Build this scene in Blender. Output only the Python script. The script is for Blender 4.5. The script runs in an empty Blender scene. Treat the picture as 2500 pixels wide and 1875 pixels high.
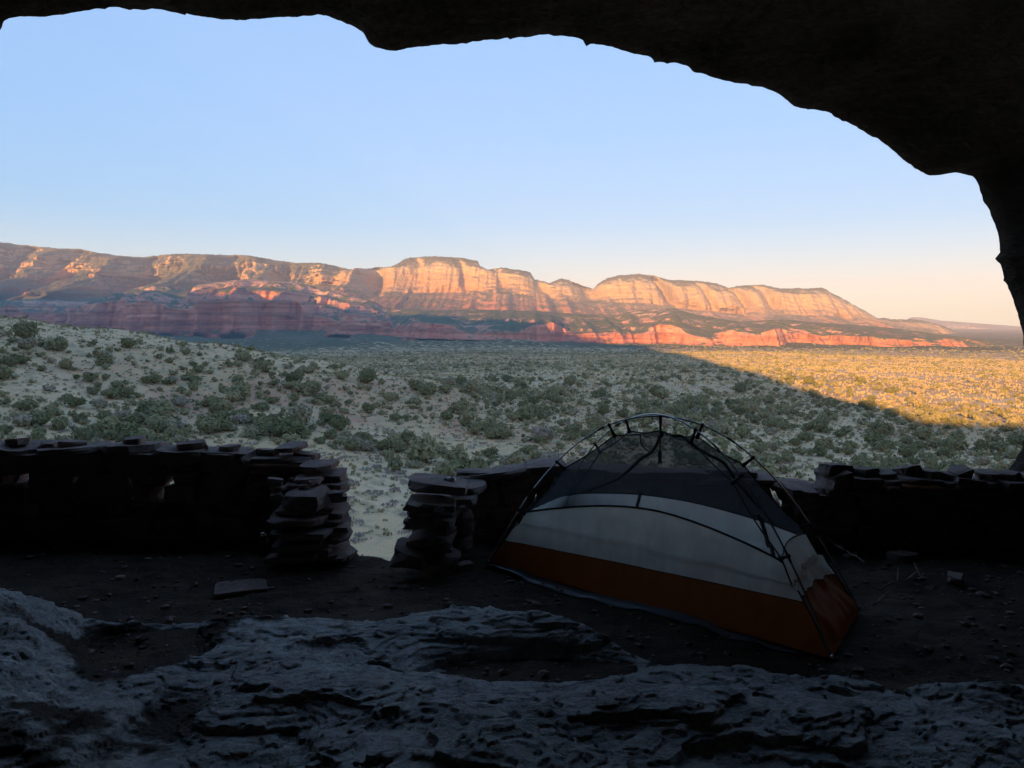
import bpy, bmesh, math, random
import numpy as np
from mathutils import Vector, Matrix

rng = np.random.default_rng(7)
random.seed(7)
sc = bpy.context.scene
col = sc.collection
R = math.radians

# ------------------------------------------------------------------ camera
FPX, CX, CY, PITCH = 1880.0, 1250.0, 937.5, R(4.47)
cam_d = bpy.data.cameras.new('camera')
cam_d.sensor_width = 36.0
cam_d.lens = 36.0 * FPX / 2500.0
cam_d.clip_start = 0.05
cam_d.clip_end = 60000
cam = bpy.data.objects.new('camera', cam_d)
cam.location = (0, 0, 0)
cam.rotation_euler = (R(90) - PITCH, 0, 0)
col.objects.link(cam)
sc.camera = cam

# ------------------------------------------------------------------ sky, sun, exposure
SUN_EL, SUN_AZ = R(10.0), R(204.0)          # azimuth clockwise from +Y: behind the camera, a little to its left
w = bpy.data.worlds.new('World'); sc.world = w; w.use_nodes = True
wn = w.node_tree.nodes; wl = w.node_tree.links
bgn = wn['Background']
sky = wn.new('ShaderNodeTexSky')
sky.sky_type = 'NISHITA'; sky.sun_disc = False
sky.sun_elevation = SUN_EL; sky.sun_rotation = SUN_AZ
sky.altitude = 1400; sky.air_density = 0.66; sky.dust_density = 2.0; sky.ozone_density = 1.0
hs = wn.new('ShaderNodeSeparateColor'); hs.mode = 'HSV'; hc = wn.new('ShaderNodeCombineColor'); hc.mode = 'HSV'; pw = wn.new('ShaderNodeMath'); pw.operation = 'POWER'
pw.inputs[1].default_value = 0.18           # softer contrast between zenith and horizon, the same all round
wl.new(sky.outputs[0], hs.inputs[0]); wl.new(hs.outputs[0], hc.inputs[0]); st_ = wn.new('ShaderNodeMath'); st_.operation = 'MULTIPLY'; st_.inputs[1].default_value = 1.5; wl.new(hs.outputs[1], st_.inputs[0]); sm_ = wn.new('ShaderNodeMath'); sm_.operation = 'MINIMUM'; sm_.inputs[1].default_value = 0.85; wl.new(st_.outputs[0], sm_.inputs[0]); wl.new(sm_.outputs[0], hc.inputs[1]); wl.new(hs.outputs[2], pw.inputs[0]); wl.new(pw.outputs[0], hc.inputs[2])
wl.new(hc.outputs[0], bgn.inputs[0])
bgn.inputs[1].default_value = 0.15
sun_d = bpy.data.lights.new('sun', 'SUN')
sun_d.energy = 2.15; sun_d.angle = R(0.5); sun_d.color = (1.0, 0.53, 0.19)
sun = bpy.data.objects.new('sun', sun_d)
sdir = Vector((-math.sin(SUN_AZ) * math.cos(SUN_EL), -math.cos(SUN_AZ) * math.cos(SUN_EL), -math.sin(SUN_EL)))
sun.rotation_euler = sdir.to_track_quat('-Z', 'Y').to_euler()
sun.location = (-60, -300, 120)
col.objects.link(sun)
sc.view_settings.view_transform = 'Standard'
sc.view_settings.look = 'None'
sc.view_settings.exposure = 2.86
sc.view_settings.gamma = 1.0
sc.view_settings.use_white_balance = True
sc.view_settings.white_balance_temperature = 8150
sc.view_settings.use_curve_mapping = False
sc.render.engine = 'CYCLES'
sc.cycles.use_denoising = True
sc.cycles.max_bounces = 8
sc.cycles.diffuse_bounces = 4
sc.cycles.transparent_max_bounces = 16
sc.cycles.volume_bounces = 0
sc.cycles.sample_clamp_indirect = 8.0

# ------------------------------------------------------------------ pixel rays (photo pixels -> world)
cp, sp_ = math.cos(PITCH), math.sin(PITCH)
def ray(px, py):
    a = np.asarray(px, float) - CX; b = CY - np.asarray(py, float)
    return np.stack([a + 0 * b, FPX * cp + b * sp_ + 0 * a, -FPX * sp_ + b * cp + 0 * a], -1)
def at_y(px, py, Y):
    d = ray(px, py); return d * (np.asarray(Y, float) / d[..., 1])[..., None]
def at_z(px, py, Z):
    d = ray(px, py); return d * (np.asarray(Z, float) / d[..., 2])[..., None]
def to_px(P):
    P = np.asarray(P, float)
    f = P[..., 1] * cp - P[..., 2] * sp_
    u = P[..., 1] * sp_ + P[..., 2] * cp
    return CX + FPX * P[..., 0] / f, CY - FPX * u / f
FLOOR = -1.6

# ------------------------------------------------------------------ noise
def _h(ix, iy, iz, seed):
    h = (ix.astype(np.uint32) * np.uint32(374761393)) ^ (iy.astype(np.uint32) * np.uint32(668265263)) ^ (iz.astype(np.uint32) * np.uint32(2246822519)) ^ np.uint32((seed * 3266489917) & 0xffffffff)
    h = (h ^ (h >> np.uint32(13))) * np.uint32(1274126177)
    h = (h ^ (h >> np.uint32(16))) * np.uint32(2654435761)
    h ^= h >> np.uint32(15)
    return h.astype(np.float64) * (2.0 / 4294967295.0) - 1.0
def noise(x, y, z=0.0, seed=0):
    x, y, z = np.broadcast_arrays(np.asarray(x, float), np.asarray(y, float), np.asarray(z, float))
    fx, fy, fz = np.floor(x), np.floor(y), np.floor(z)
    ix, iy, iz = fx.astype(np.int64), fy.astype(np.int64), fz.astype(np.int64)
    tx, ty, tz = x - fx, y - fy, z - fz
    q = lambda t: t * t * t * (t * (t * 6 - 15) + 10)
    u, v, s = q(tx), q(ty), q(tz)
    o = 0
    flat = not np.any(tz) 
    for dz in ((0,) if flat else (0, 1)):
        ws = 1 if flat else (s if dz else 1 - s)
        for dy in (0, 1):
            wv = v if dy else 1 - v
            o = o + ws * wv * (_h(ix, iy + dy, iz + dz, seed) * (1 - u) + _h(ix + 1, iy + dy, iz + dz, seed) * u)
    return o
def fbm(x, y, z=0.0, oct=4, seed=0, gain=0.5, lac=2.03):
    o, a, f, t = 0, 1.0, 1.0, 0
    for k in range(oct):
        o = o + a * noise(np.asarray(x) * f + 17.3 * k, np.asarray(y) * f + 5.1 * k, np.asarray(z) * f, seed + k)
        t += a; a *= gain; f *= lac
    return o / t
def ridged(x, y, z=0.0, oct=4, seed=0, gain=0.5):
    o, a, f, t = 0, 1.0, 1.0, 0
    for k in range(oct):
        o = o + a * (1 - 2 * np.abs(noise(np.asarray(x) * f + 9.7 * k, np.asarray(y) * f, np.asarray(z) * f, seed + k)))
        t += a; a *= gain; f *= 2.07
    return o / t
def sstep(a, b, x):
    t = np.clip((np.asarray(x, float) - a) / (b - a), 0, 1); return t * t * (3 - 2 * t)
def poly(pts, x):
    p = np.array(pts, float); return np.interp(x, p[:, 0], p[:, 1])

# ------------------------------------------------------------------ mesh helpers
def mesh(name, V, F, mat, smooth=True, attrs=None, matidx=None):
    V = np.asarray(V, np.float32).reshape(-1, 3); F = np.asarray(F, np.int32); n, k = F.shape
    me = bpy.data.meshes.new(name)
    me.vertices.add(len(V)); me.vertices.foreach_set('co', V.ravel())
    me.loops.add(n * k); me.loops.foreach_set('vertex_index', F.ravel())
    me.polygons.add(n); me.polygons.foreach_set('loop_start', np.arange(0, n * k, k, dtype=np.int32))
    me.polygons.foreach_set('use_smooth', np.full(n, smooth))
    for m in (mat if isinstance(mat, (list, tuple)) else [mat]): me.materials.append(m)
    if matidx is not None: me.polygons.foreach_set('material_index', np.asarray(matidx, np.int32))
    for an, av in (attrs or {}).items():
        a = me.attributes.new(an, 'FLOAT', 'POINT'); a.data.foreach_set('value', np.asarray(av, np.float32).ravel())
    me.update(calc_edges=True)
    return me
def grid_faces(nv, nu, wrap=False):
    i = np.arange(nv - 1)[:, None]; j = np.arange(nu if wrap else nu - 1)[None, :]
    j2 = (j + 1) % nu
    return np.stack([i * nu + j, i * nu + j2, (i + 1) * nu + j2, (i + 1) * nu + j], -1).reshape(-1, 4)
def link(name, me, parent=None, kind=None, label=None, cat=None, group=None, loc=None):
    o = bpy.data.objects.new(name, me); col.objects.link(o)
    if parent: o.parent = parent
    if loc is not None: o.location = loc
    tag(o, kind, label, cat, group)
    return o
def tag(o, kind=None, label=None, cat=None, group=None):
    for k, v in (('kind', kind), ('label', label), ('category', cat), ('group', group)):
        if v: o[k] = v
def empty(name, loc, label, cat, group=None):
    o = bpy.data.objects.new(name, None); o.empty_display_size = 0.1; col.objects.link(o); o.location = loc
    tag(o, None, label, cat, group); return o
def tube_arrays(pts, rad, n=8):
    P = np.asarray(pts, float); m = len(P)
    rad = np.broadcast_to(np.asarray(rad, float), (m,))
    T = np.gradient(P, axis=0); T /= np.linalg.norm(T, axis=1)[:, None] + 1e-9
    ref = np.array([0.13, 0.21, 0.97])
    if abs((T @ ref)).mean() > 0.93: ref = np.array([0.95, 0.2, 0.1])
    A = np.cross(T, ref); A /= np.linalg.norm(A, axis=1)[:, None]
    B = np.cross(T, A)
    an = np.linspace(0, 2 * np.pi, n, endpoint=False)
    V = P[:, None] + rad[:, None, None] * (np.cos(an)[None, :, None] * A[:, None] + np.sin(an)[None, :, None] * B[:, None])
    F = grid_faces(m, n, True)
    V = V.reshape(-1, 3)
    c0, c1 = len(V), len(V) + 1
    V = np.vstack([V, P[:1], P[-1:]])
    j = np.arange(n)
    caps = np.vstack([np.stack([np.full(n, c0), (j + 1) % n, j, j], -1), np.stack([np.full(n, c1), (m - 1) * n + j, (m - 1) * n + (j + 1) % n, (m - 1) * n + (j + 1) % n], -1)])
    return V, F, caps[:, :3]
def tube(name, pts, rad, mat, n=8, **kw):
    V, F, caps = tube_arrays(pts, rad, n)
    bm_me = bpy.data.meshes.new(name)
    bm_me.from_pydata(V.tolist(), [], F.tolist() + caps.tolist()); bm_me.materials.append(mat)
    bm_me.polygons.foreach_set('use_smooth', np.ones(len(bm_me.polygons), bool)); bm_me.update()
    return link(name, bm_me, **kw)

# ------------------------------------------------------------------ material helpers
class NT:
    def __init__(s, name):
        s.m = bpy.data.materials.new(name); s.m.use_nodes = True
        s.t = s.m.node_tree; s.t.nodes.clear()
        s.out = s.t.nodes.new('ShaderNodeOutputMaterial')
    def n(s, typ, props=None, ins=None, o=0):
        nd = s.t.nodes.new('ShaderNode' + typ)
        for k, v in (props or {}).items(): setattr(nd, k, v)
        for k, v in (ins or {}).items():
            sk = nd.inputs[k]
            if hasattr(v, 'is_linked') or isinstance(v, bpy.types.NodeSocket): s.t.links.new(v, sk)
            else:
                if isinstance(v, (tuple, list)) and len(v) == 3 and len(sk.default_value) == 4: v = (*v, 1)
                sk.default_value = v
        s.last = nd
        return nd.outputs[o] if isinstance(o, int) else nd.outputs[o]
    def pos(s): return s.n('NewGeometry', o='Position')
    def obj(s): return s.n('TexCoord', o='Object')
    def map(s, v, scale=(1, 1, 1)): return s.n('Mapping', {}, {'Vector': v, 'Scale': scale})
    def noise(s, v, scale, detail=5, rough=0.55, dist=0): return s.n('TexNoise', {}, {'Vector': v, 'Scale': scale, 'Detail': detail, 'Roughness': rough, 'Distortion': dist})
    def ramp(s, f, stops):
        o = s.n('ValToRGB', {}, {'Fac': f}); cr = s.last.color_ramp
        while len(cr.elements) < len(stops): cr.elements.new(0.5)
        for e, (p, c) in zip(cr.elements, stops):
            e.position = p; e.color = (*c, 1) if isinstance(c, (tuple, list)) else (c, c, c, 1)
        return o
    def mix(s, f, a, b, mode='MIX'):
        nd = s.t.nodes.new('ShaderNodeMix'); nd.data_type = 'RGBA'; nd.blend_type = mode
        for i, v in ((0, f), (6, a), (7, b)):
            if isinstance(v, bpy.types.NodeSocket): s.t.links.new(v, nd.inputs[i])
            else: nd.inputs[i].default_value = (*v, 1) if isinstance(v, (tuple, list)) else v
        return nd.outputs[2]
    def math(s, op, a, b=0.0, c=0.0, clamp=False):
        return s.n('Math', {'operation': op, 'use_clamp': clamp}, {0: a, 1: b, 2: c})
    def mr(s, v, a, b, c=0.0, d=1.0): return s.n('MapRange', {'interpolation_type': 'SMOOTHSTEP'}, {'Value': v, 'From Min': a, 'From Max': b, 'To Min': c, 'To Max': d})
    def bump(s, h, strength, dist, nrm=None):
        i = {'Height': h, 'Strength': strength, 'Distance': dist}
        if nrm is not None: i['Normal'] = nrm
        return s.n('Bump', {}, i)
    def done(s, sh): s.t.links.new(sh, s.out.inputs[0]); return s.m
    def bsdf(s, colr, rough=0.9, nrm=None, metal=0.0, spec=0.2):
        i = {'Base Color': colr, 'Roughness': rough, 'Metallic': metal, 'Specular IOR Level': spec}
        if nrm is not None: i['Normal'] = nrm
        return s.done(s.n('BsdfPrincipled', {}, i))

def mat_ground():
    t = NT('ground_soil'); p = t.pos()
    sx = t.n('SeparateXYZ', {}, {0: p})
    d = t.n('VectorMath', {'operation': 'LENGTH'}, {0: p}, o=1)
    n1 = t.noise(p, 0.018, 6, 0.6); n2 = t.noise(p, 0.011, 5, 0.6, 1.0); n3 = t.noise(p, 0.35, 5, 0.65); n4 = t.noise(p, 0.06, 5, 0.7)
    c = t.ramp(n1, [(0.3, (0.49, 0.30, 0.165)), (0.48, (0.59, 0.405, 0.23)), (0.62, (0.63, 0.46, 0.285)), (0.8, (0.51, 0.31, 0.175))])
    red = t.mr(n2, 0.52, 0.60)
    at = t.n('Attribute', {'attribute_name': 'redsoil'}, o='Fac')
    red = t.math('MULTIPLY_ADD', red, 0.45, at, True)
    c = t.mix(red, c, t.mix(n4, (0.46, 0.20, 0.12), (0.50, 0.31, 0.21)))
    c = t.mix(t.mr(n3, 0.45, 0.66), c, t.mix(n4, (0.33, 0.27, 0.15), (0.41, 0.33, 0.21)))
    # beyond what can be told apart: scrub and trees as colour
    vo = t.n('TexVoronoi', {'feature': 'F1'}, {'Vector': p, 'Scale': 0.085, 'Randomness': 1.0}, o=0)
    vv = t.math('ADD', vo, t.math('MULTIPLY', t.math('SUBTRACT', n4, 0.5), 0.5))
    dens = t.math('MULTIPLY_ADD', t.mr(d, 900, 2000), 0.55, 0.27)
    sp = t.mr(t.math('SUBTRACT', vv, dens), -0.06, 0.06, 1.0, 0.0)
    far = t.math('MULTIPLY', sp, t.mr(d, 500, 1300))
    c = t.mix(far, c, t.mix(n3, (0.075, 0.082, 0.045), (0.12, 0.12, 0.07)))
    h = t.math('ADD', t.math('MULTIPLY', n3, 1.0), t.noise(p, 2.2, 3, 0.7))
    nb = t.bump(h, 0.45, 1.5)
    nb = t.bump(t.math('MULTIPLY', far, 1.0), 0.6, 2.0, nb)
    return t.bsdf(c, 0.95, nb, spec=0.05)

def mat_mesa(name, stops, vegcol, veg_bias, bandscale=0.02, banding=0.75):
    t = NT(name); p = t.pos()
    st = t.n('Attribute', {'attribute_name': 'strata'}, o='Fac')
    vg = t.n('Attribute', {'attribute_name': 'veg'}, o='Fac')
    mp = t.map(p, (0.0012, 0.0012, bandscale))
    band = t.noise(mp, 1.0, 5, 0.6)
    n1 = t.noise(p, 0.004, 6, 0.6); n2 = t.noise(p, 0.03, 5, 0.65)
    streak = t.noise(t.map(p, (0.03, 0.03, 0.0022)), 1.0, 4, 0.6)
    f = t.math('ADD', st, t.math('MULTIPLY', t.math('SUBTRACT', n1, 0.5), 0.10))
    c = t.ramp(f, stops)
    c = t.mix(t.mr(band, 0.47, 0.55, 0.0, banding), c, t.mix(0.6, c, (0.18, 0.085, 0.06)))
    c = t.mix(t.mr(band, 0.40, 0.36, 0.0, 0.65 * banding), c, t.mix(0.5, c, (0.62, 0.46, 0.36)))
    c = t.mix(t.mr(streak, 0.54, 0.66, 0.0, 0.55), c, t.mix(0.65, c, (0.15, 0.085, 0.065)))
    v = t.math('ADD', vg, t.math('MULTIPLY', t.math('SUBTRACT', n2, 0.5), 1.5))
    v = t.math('ADD', v, t.math('MULTIPLY', t.math('SUBTRACT', n1, 0.5), 0.9))
    v = t.mr(v, veg_bias, veg_bias + 0.16)
    c = t.mix(v, c, t.mix(n2, vegcol, tuple(1.6 * x for x in vegcol)))
    hh = t.math('ADD', t.math('MULTIPLY', band, 0.6), t.math('ADD', n2, streak))
    nb = t.bump(hh, 0.8, 14.0)
    return t.bsdf(c, 0.95, nb, spec=0.05)

def mat_rock(name, c0, c1, c2, scale, bumpd, dirt=None):
    t = NT(name); p = t.pos()
    n1 = t.noise(p, scale, 6, 0.6); n2 = t.noise(t.map(p, (1, 1, 4)), scale * 4, 5, 0.65); n3 = t.noise(p, scale * 22, 3, 0.7)
    c = t.ramp(n1, [(0.3, c0), (0.5, c1), (0.7, c2)])
    c = t.mix(t.mr(n2, 0.5, 0.7, 0.0, 0.6), c, tuple(0.55 * x for x in c0))
    c = t.mix(t.mr(n3, 0.35, 0.75, 0.0, 0.4), c, tuple(min(1, 1.35 * x) for x in c2))
    nb = t.bump(t.math('ADD', t.math('MULTIPLY', n2, 1.0), t.math('MULTIPLY', n3, 0.35)), 0.8, bumpd)
    return t.bsdf(c, 0.92, nb, spec=0.1)

def mat_slick():
    t = NT('slickrock'); p = t.pos()
    m = t.map(p, (0.8, 1.0, 1.2))
    n1 = t.noise(m, 1.6, 6, 0.6); n2 = t.noise(m, 9.0, 6, 0.7); n3 = t.noise(t.map(p, (0.85, 1.1, 1.6)), 46.0, 6, 0.8)
    at = t.n('Attribute', {'attribute_name': 'dirt'}, o='Fac')
    c = t.ramp(n1, [(0.3, (0.36, 0.335, 0.305)), (0.5, (0.56, 0.53, 0.49)), (0.72, (0.72, 0.69, 0.65))])
    c = t.mix(t.mr(n2, 0.40, 0.62, 0.0, 0.75), c, (0.13, 0.108, 0.096))
    c = t.mix(t.mr(n3, 0.35, 0.7, 0.0, 0.55), c, (0.80, 0.79, 0.77))
    dd = t.math('ADD', at, t.math('MULTIPLY', t.math('SUBTRACT', n2, 0.5), 0.7))
    c = t.mix(t.mr(dd, 0.45, 0.7), c, t.mix(n3, (0.045, 0.028, 0.019), (0.09, 0.055, 0.036)))
    nb = t.bump(t.math('ADD', n2, t.math('MULTIPLY', n3, 0.9)), 1.0, 0.022)
    return t.bsdf(c, 0.85, nb, spec=0.2)

def mat_leaf(name, c0, c1, attr=None, mixed=False):
    t = NT(name); p = t.pos()
    rnd = t.n('Attribute', {'attribute_name': attr}, o='Fac') if attr else t.n('ObjectInfo', o='Random')
    n = t.noise(p, 1.3, 3, 0.6)
    c = t.mix(rnd, c0, c1) if not mixed else t.ramp(rnd, [(0.0, c0), (0.55, tuple((a + b) / 2 for a, b in zip(c0, c1))), (0.86, c1), (1.0, (c1[0] * 1.02, c1[1] * .95, c1[2] * 1.35))])
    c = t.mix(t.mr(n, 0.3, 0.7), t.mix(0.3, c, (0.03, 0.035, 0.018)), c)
    d = t.n('BsdfDiffuse', {}, {'Color': c, 'Roughness': 0.5})
    tr = t.n('BsdfTranslucent', {}, {'Color': c})
    return t.done(t.n('MixShader', {}, {0: 0.18, 1: d, 2: tr}))

def mat_plain(name, c, rough=0.6, metal=0.0, spec=0.4, var=0.25, scale=20.0):
    t = NT(name); n = t.noise(t.obj(), scale, 4, 0.6)
    cc = t.mix(t.mr(n, 0.3, 0.75), tuple((1 - var) * x for x in c), c)
    return t.bsdf(cc, rough, t.bump(n, 0.15, 0.002), metal, spec)

def mat_fabric(name, c, transl, scale=9.0):
    t = NT(name); o = t.obj()
    n = t.noise(t.map(o, (1, 1, 0.35)), scale, 5, 0.6); wv = t.noise(o, 260.0, 2, 0.5)
    cc = t.mix(t.mr(n, 0.3, 0.75), tuple(0.8 * x for x in c), c)
    nb = t.bump(t.math('ADD', n, t.math('MULTIPLY', wv, 0.08)), 0.35, 0.02)
    d = t.n('BsdfPrincipled', {}, {'Base Color': cc, 'Roughness': 0.55, 'Specular IOR Level': 0.3, 'Normal': nb})
    tr = t.n('BsdfTranslucent', {}, {'Color': cc, 'Normal': nb})
    return t.done(t.n('MixShader', {}, {0: transl, 1: d, 2: tr}))

def mat_mesh(name, c, through):
    t = NT(name); o = t.obj(); n = t.noise(o, 6.0, 3, 0.5)
    d = t.n('BsdfDiffuse', {}, {'Color': t.mix(n, tuple(0.8 * x for x in c), c)})
    tl = t.n('BsdfTranslucent', {}, {'Color': tuple(1.3 * x for x in c)})
    s = t.n('MixShader', {}, {0: 0.5, 1: d, 2: tl})
    tr = t.n('BsdfTransparent', {}, {'Color': (1, 1, 1)})
    return t.done(t.n('MixShader', {}, {0: through, 1: s, 2: tr}))

M_GROUND = mat_ground()
M_BACK = mat_mesa('tan_red_sandstone', [(0.0, (0.36, 0.145, 0.095)), (0.30, (0.42, 0.17, 0.105)), (0.46, (0.40, 0.235, 0.135)), (0.62, (0.43, 0.285, 0.15)), (0.80, (0.45, 0.34, 0.20)), (1.0, (0.36, 0.29, 0.20))], (0.085, 0.083, 0.048), 0.68, 0.02, 0.28)
M_FRONT = mat_mesa('red_sandstone', [(0.0, (0.52, 0.20, 0.14)), (0.35, (0.64, 0.23, 0.15)), (0.62, (0.66, 0.275, 0.18)), (0.8, (0.64, 0.32, 0.22)), (1.0, (0.62, 0.39, 0.29))], (0.10, 0.105, 0.062), 0.56, 0.06)
M_FAR = mat_mesa('pale_far_sandstone', [(0.0, (0.33, 0.16, 0.11)), (0.4, (0.48, 0.30, 0.21)), (1.0, (0.50, 0.36, 0.26))], (0.06, 0.066, 0.042), 0.62)
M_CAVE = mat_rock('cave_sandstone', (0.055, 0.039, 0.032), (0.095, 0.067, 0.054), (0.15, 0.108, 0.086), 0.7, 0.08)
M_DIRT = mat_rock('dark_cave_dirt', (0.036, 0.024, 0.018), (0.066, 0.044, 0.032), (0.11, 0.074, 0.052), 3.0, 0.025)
M_SLICK = mat_slick()
M_STONE = mat_rock('wall_sandstone', (0.17, 0.115, 0.10), (0.26, 0.18, 0.155), (0.37, 0.27, 0.235), 3.5, 0.016)
M_LEAF = mat_leaf('juniper_leaf', (0.20, 0.215, 0.11), (0.40, 0.37, 0.21), None, True)
M_LEAFS = mat_leaf('scrub_leaf', (0.20, 0.21, 0.11), (0.40, 0.37, 0.21), 'tint', True)
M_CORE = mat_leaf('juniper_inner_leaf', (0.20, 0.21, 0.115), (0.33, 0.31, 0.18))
M_DRY = mat_leaf('dry_twig', (0.34, 0.29, 0.26), (0.46, 0.40, 0.35), 'tint')
M_BARK = mat_plain('juniper_bark', (0.16, 0.12, 0.09), 0.9, scale=3.0)

# ------------------------------------------------------------------ terrain
def zpx(px, py, r):
    d = ray(px, py); return d[2] / math.hypot(d[0], d[1]) * r
NEAR = [(8, -9), (30, -15.5), (60, -21), (82, -24.3)]
FAR = [(800, -34), (1400, -46), (2000, -57), (3000, -63), (6000, -66), (20000, -72)]
COLS = []
def colz(px, pts, tail):
    COLS.append((math.atan((px - CX) / FPX), NEAR + [(r, zpx(px, py, r)) for r, py in pts] + tail + FAR))
flat = [(110, -25), (300, -25.5), (500, -27.5)]
COLS.append((R(-170), NEAR + flat + FAR))
COLS.append((R(-75), NEAR + flat + FAR))
colz(-700, [(110, 1100), (140, 1040), (165, 950), (190, 860), (220, 790), (245, 745)], [(320, -8), (430, -22)])
colz(0, [(108, 1130), (122, 1072), (134, 1040), (150, 985), (165, 940), (190, 860), (215, 795), (235, 759)], [(300, -10), (420, -24)])
colz(250, [(108, 1130), (124, 1085), (138, 1045), (152, 1000), (165, 960), (190, 880), (215, 815), (229, 784)], [(290, -12), (400, -25)])
colz(500, [(104, 1150), (126, 1090), (140, 1055), (155, 1005), (168, 970), (190, 905), (212, 845), (224, 822)], [(280, -16), (380, -26)])
colz(750, [(100, 1180), (126, 1095), (140, 1060), (155, 1010), (168, 985), (190, 930), (210, 888), (222, 870)], [(270, -19), (360, -27)])
colz(1000, [(100, 1210), (130, 1110), (145, 1070), (160, 1030), (175, 1005), (195, 965), (212, 930), (224, 917)], [(270, -22), (350, -28)])
colz(1250, [(105, 1195), (130, 1125), (160, 1060), (190, 1015), (215, 985), (235, 966)], [(290, -26), (360, -28.5)])
COLS.append((math.atan(250 / FPX), NEAR + flat + FAR))
COLS.append((R(20), NEAR + flat + FAR))
COLS.append((R(33), NEAR + [(110, -24), (150, -24), (200, -26), (300, -28), (500, -30)] + FAR))
COLS.append((R(75), NEAR + flat + FAR))
COLS.append((R(170), NEAR + flat + FAR))
TH = np.array([c[0] for c in COLS])
LR = np.linspace(math.log(8), math.log(20000), 500)
ZT = np.array([np.interp(LR, [math.log(a) for a, b in c[1]], [b for a, b in c[1]]) for c in COLS])
k5 = np.ones(7) / 7
ZT = np.array([np.convolve(np.pad(zr, 3, mode='edge'), k5, 'valid') for zr in ZT])
# the hillside behind the cave rises to one side; its crest is where the evening shadow's edge on the plain starts
RIDGE = []
for (tx, ty, tz) in [(118, 180, -25), (108, 190, -25), (127, 391, -26), (185, 805, -34), (310, 1790, -52), (60, 2600, 0), (-400, 3000, 45), (-2000, 4000, 70), (-3300, 5000, 110)]:
    dd = (ty + 120) / math.cos(SUN_AZ - math.pi)
    RIDGE.append((tx - dd * math.sin(SUN_AZ - math.pi), tz + dd * math.tan(SUN_EL)))
RIDGE = sorted(RIDGE)
x0, z0 = RIDGE[-1]
RIDGE = [(-16000, 500)] + RIDGE + [(x0 + 60, z0 - 2), (x0 + 95, -8), (x0 + 140, -22), (x0 + 200, -25), (16000, -40)]
def ground_z(x, y, detail=True):
    x = np.asarray(x, float); y = np.asarray(y, float)
    r = np.hypot(x, y); th = np.arctan2(x, y)
    fi = np.interp(th, TH, np.arange(len(TH))); i0 = np.clip(fi.astype(int), 0, len(TH) - 2); fx = fi - i0
    fx = fx * fx * (3 - 2 * fx)
    lr = (np.log(np.clip(r, 8.1, 19900)) - LR[0]) / (LR[1] - LR[0]); j0 = np.clip(lr.astype(int), 0, len(LR) - 2); fy = lr - j0
    g = lambda i: ZT[i, j0] * (1 - fy) + ZT[i, j0 + 1] * fy
    z = g(i0) * (1 - fx) + g(i0 + 1) * fx
    if detail:
        z = z + fbm(x / 45, y / 45, oct=4, seed=3) * 1.1 * sstep(90, 160, r) + fbm(x / 300, y / 300, oct=4, seed=11) * 5.0 * sstep(300, 900, r) + np.clip(fbm(x / 240, y / 240, oct=4, seed=12) + .05, 0, 1) * (34 - 22 * sstep(0, 350, x)) * sstep(1250, 1900, r) * (1 - sstep(3200, 4200, r))
    wob = fbm(x / 25, y / 25, oct=3, seed=5) * 6
    H = np.interp(x + wob, *np.array(RIDGE).T) + fbm(x / 60, y / 200, oct=3, seed=8) * (1.5 + .02 * np.clip(-x, 0, 1500))
    sg = 62 + 0.08 * np.clip(-x, 0, 6000)
    back = -25 + (H + 25) * np.exp(-((y + 120) / sg) ** 2 * np.where(y > -120, sstep(-20, -120, y) * 0 + np.where(np.abs(x) < 60, .25, 1), 1)) + 2 * fbm(x / 20, y / 20, oct=3, seed=2) * sstep(-5, -25, y)
    b = sstep(6 + 0.3 * np.clip(-x - 30, 0, 9000), -14, y)
    return z * (1 - b) + back * b

th = np.concatenate([np.linspace(R(-180), R(-42), 80, endpoint=False), np.linspace(R(-42), R(42), 460, endpoint=False), np.linspace(R(42), R(180), 80, endpoint=False)])
rr = np.exp(np.linspace(math.log(12), math.log(16000), 270))
GX, GY = np.sin(th)[None] * rr[:, None], np.cos(th)[None] * rr[:, None]
GZ = ground_z(GX, GY)
gpx = CX + FPX * np.tan(np.clip(np.arctan2(GX, GY), -1.2, 1.2))
gr = np.hypot(GX, GY)
red = np.zeros_like(gr)
for (px, r0, sx, sr, a) in [(430, 163, 90, 9, 1.1), (560, 158, 60, 6, 0.8), (830, 152, 60, 7, 1.0), (0, 121, 50, 5, 1.0), (480, 150, 90, 6, 0.9), (180, 178, 120, 10, .6), (620, 172, 130, 9, .6), (1120, 160, 60, 10, .5), (1330, 150, 60, 10, .5), (1480, 130, 70, 8, .4), (300, 185, 260, 18, .35), (700, 180, 200, 16, .35), (1000, 330, 300, 20, .6)]:
    red = np.maximum(red, a * np.exp(-((gpx - px) / sx) ** 2 - ((gr - r0) / sr) ** 2))
red = np.where(GY > 0, red, 0)
red = np.clip(red * (1.35 + 1.1 * fbm(GX / 6, GY / 6, oct=4, seed=31)) - 0.12, 0, 1)
link('ground', mesh('ground', np.stack([GX, GY, GZ], -1), grid_faces(270, len(th), True), M_GROUND, attrs={'redsoil': red}), kind='structure', label='scrub covered pale and red valley floor with a low hill')

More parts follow.
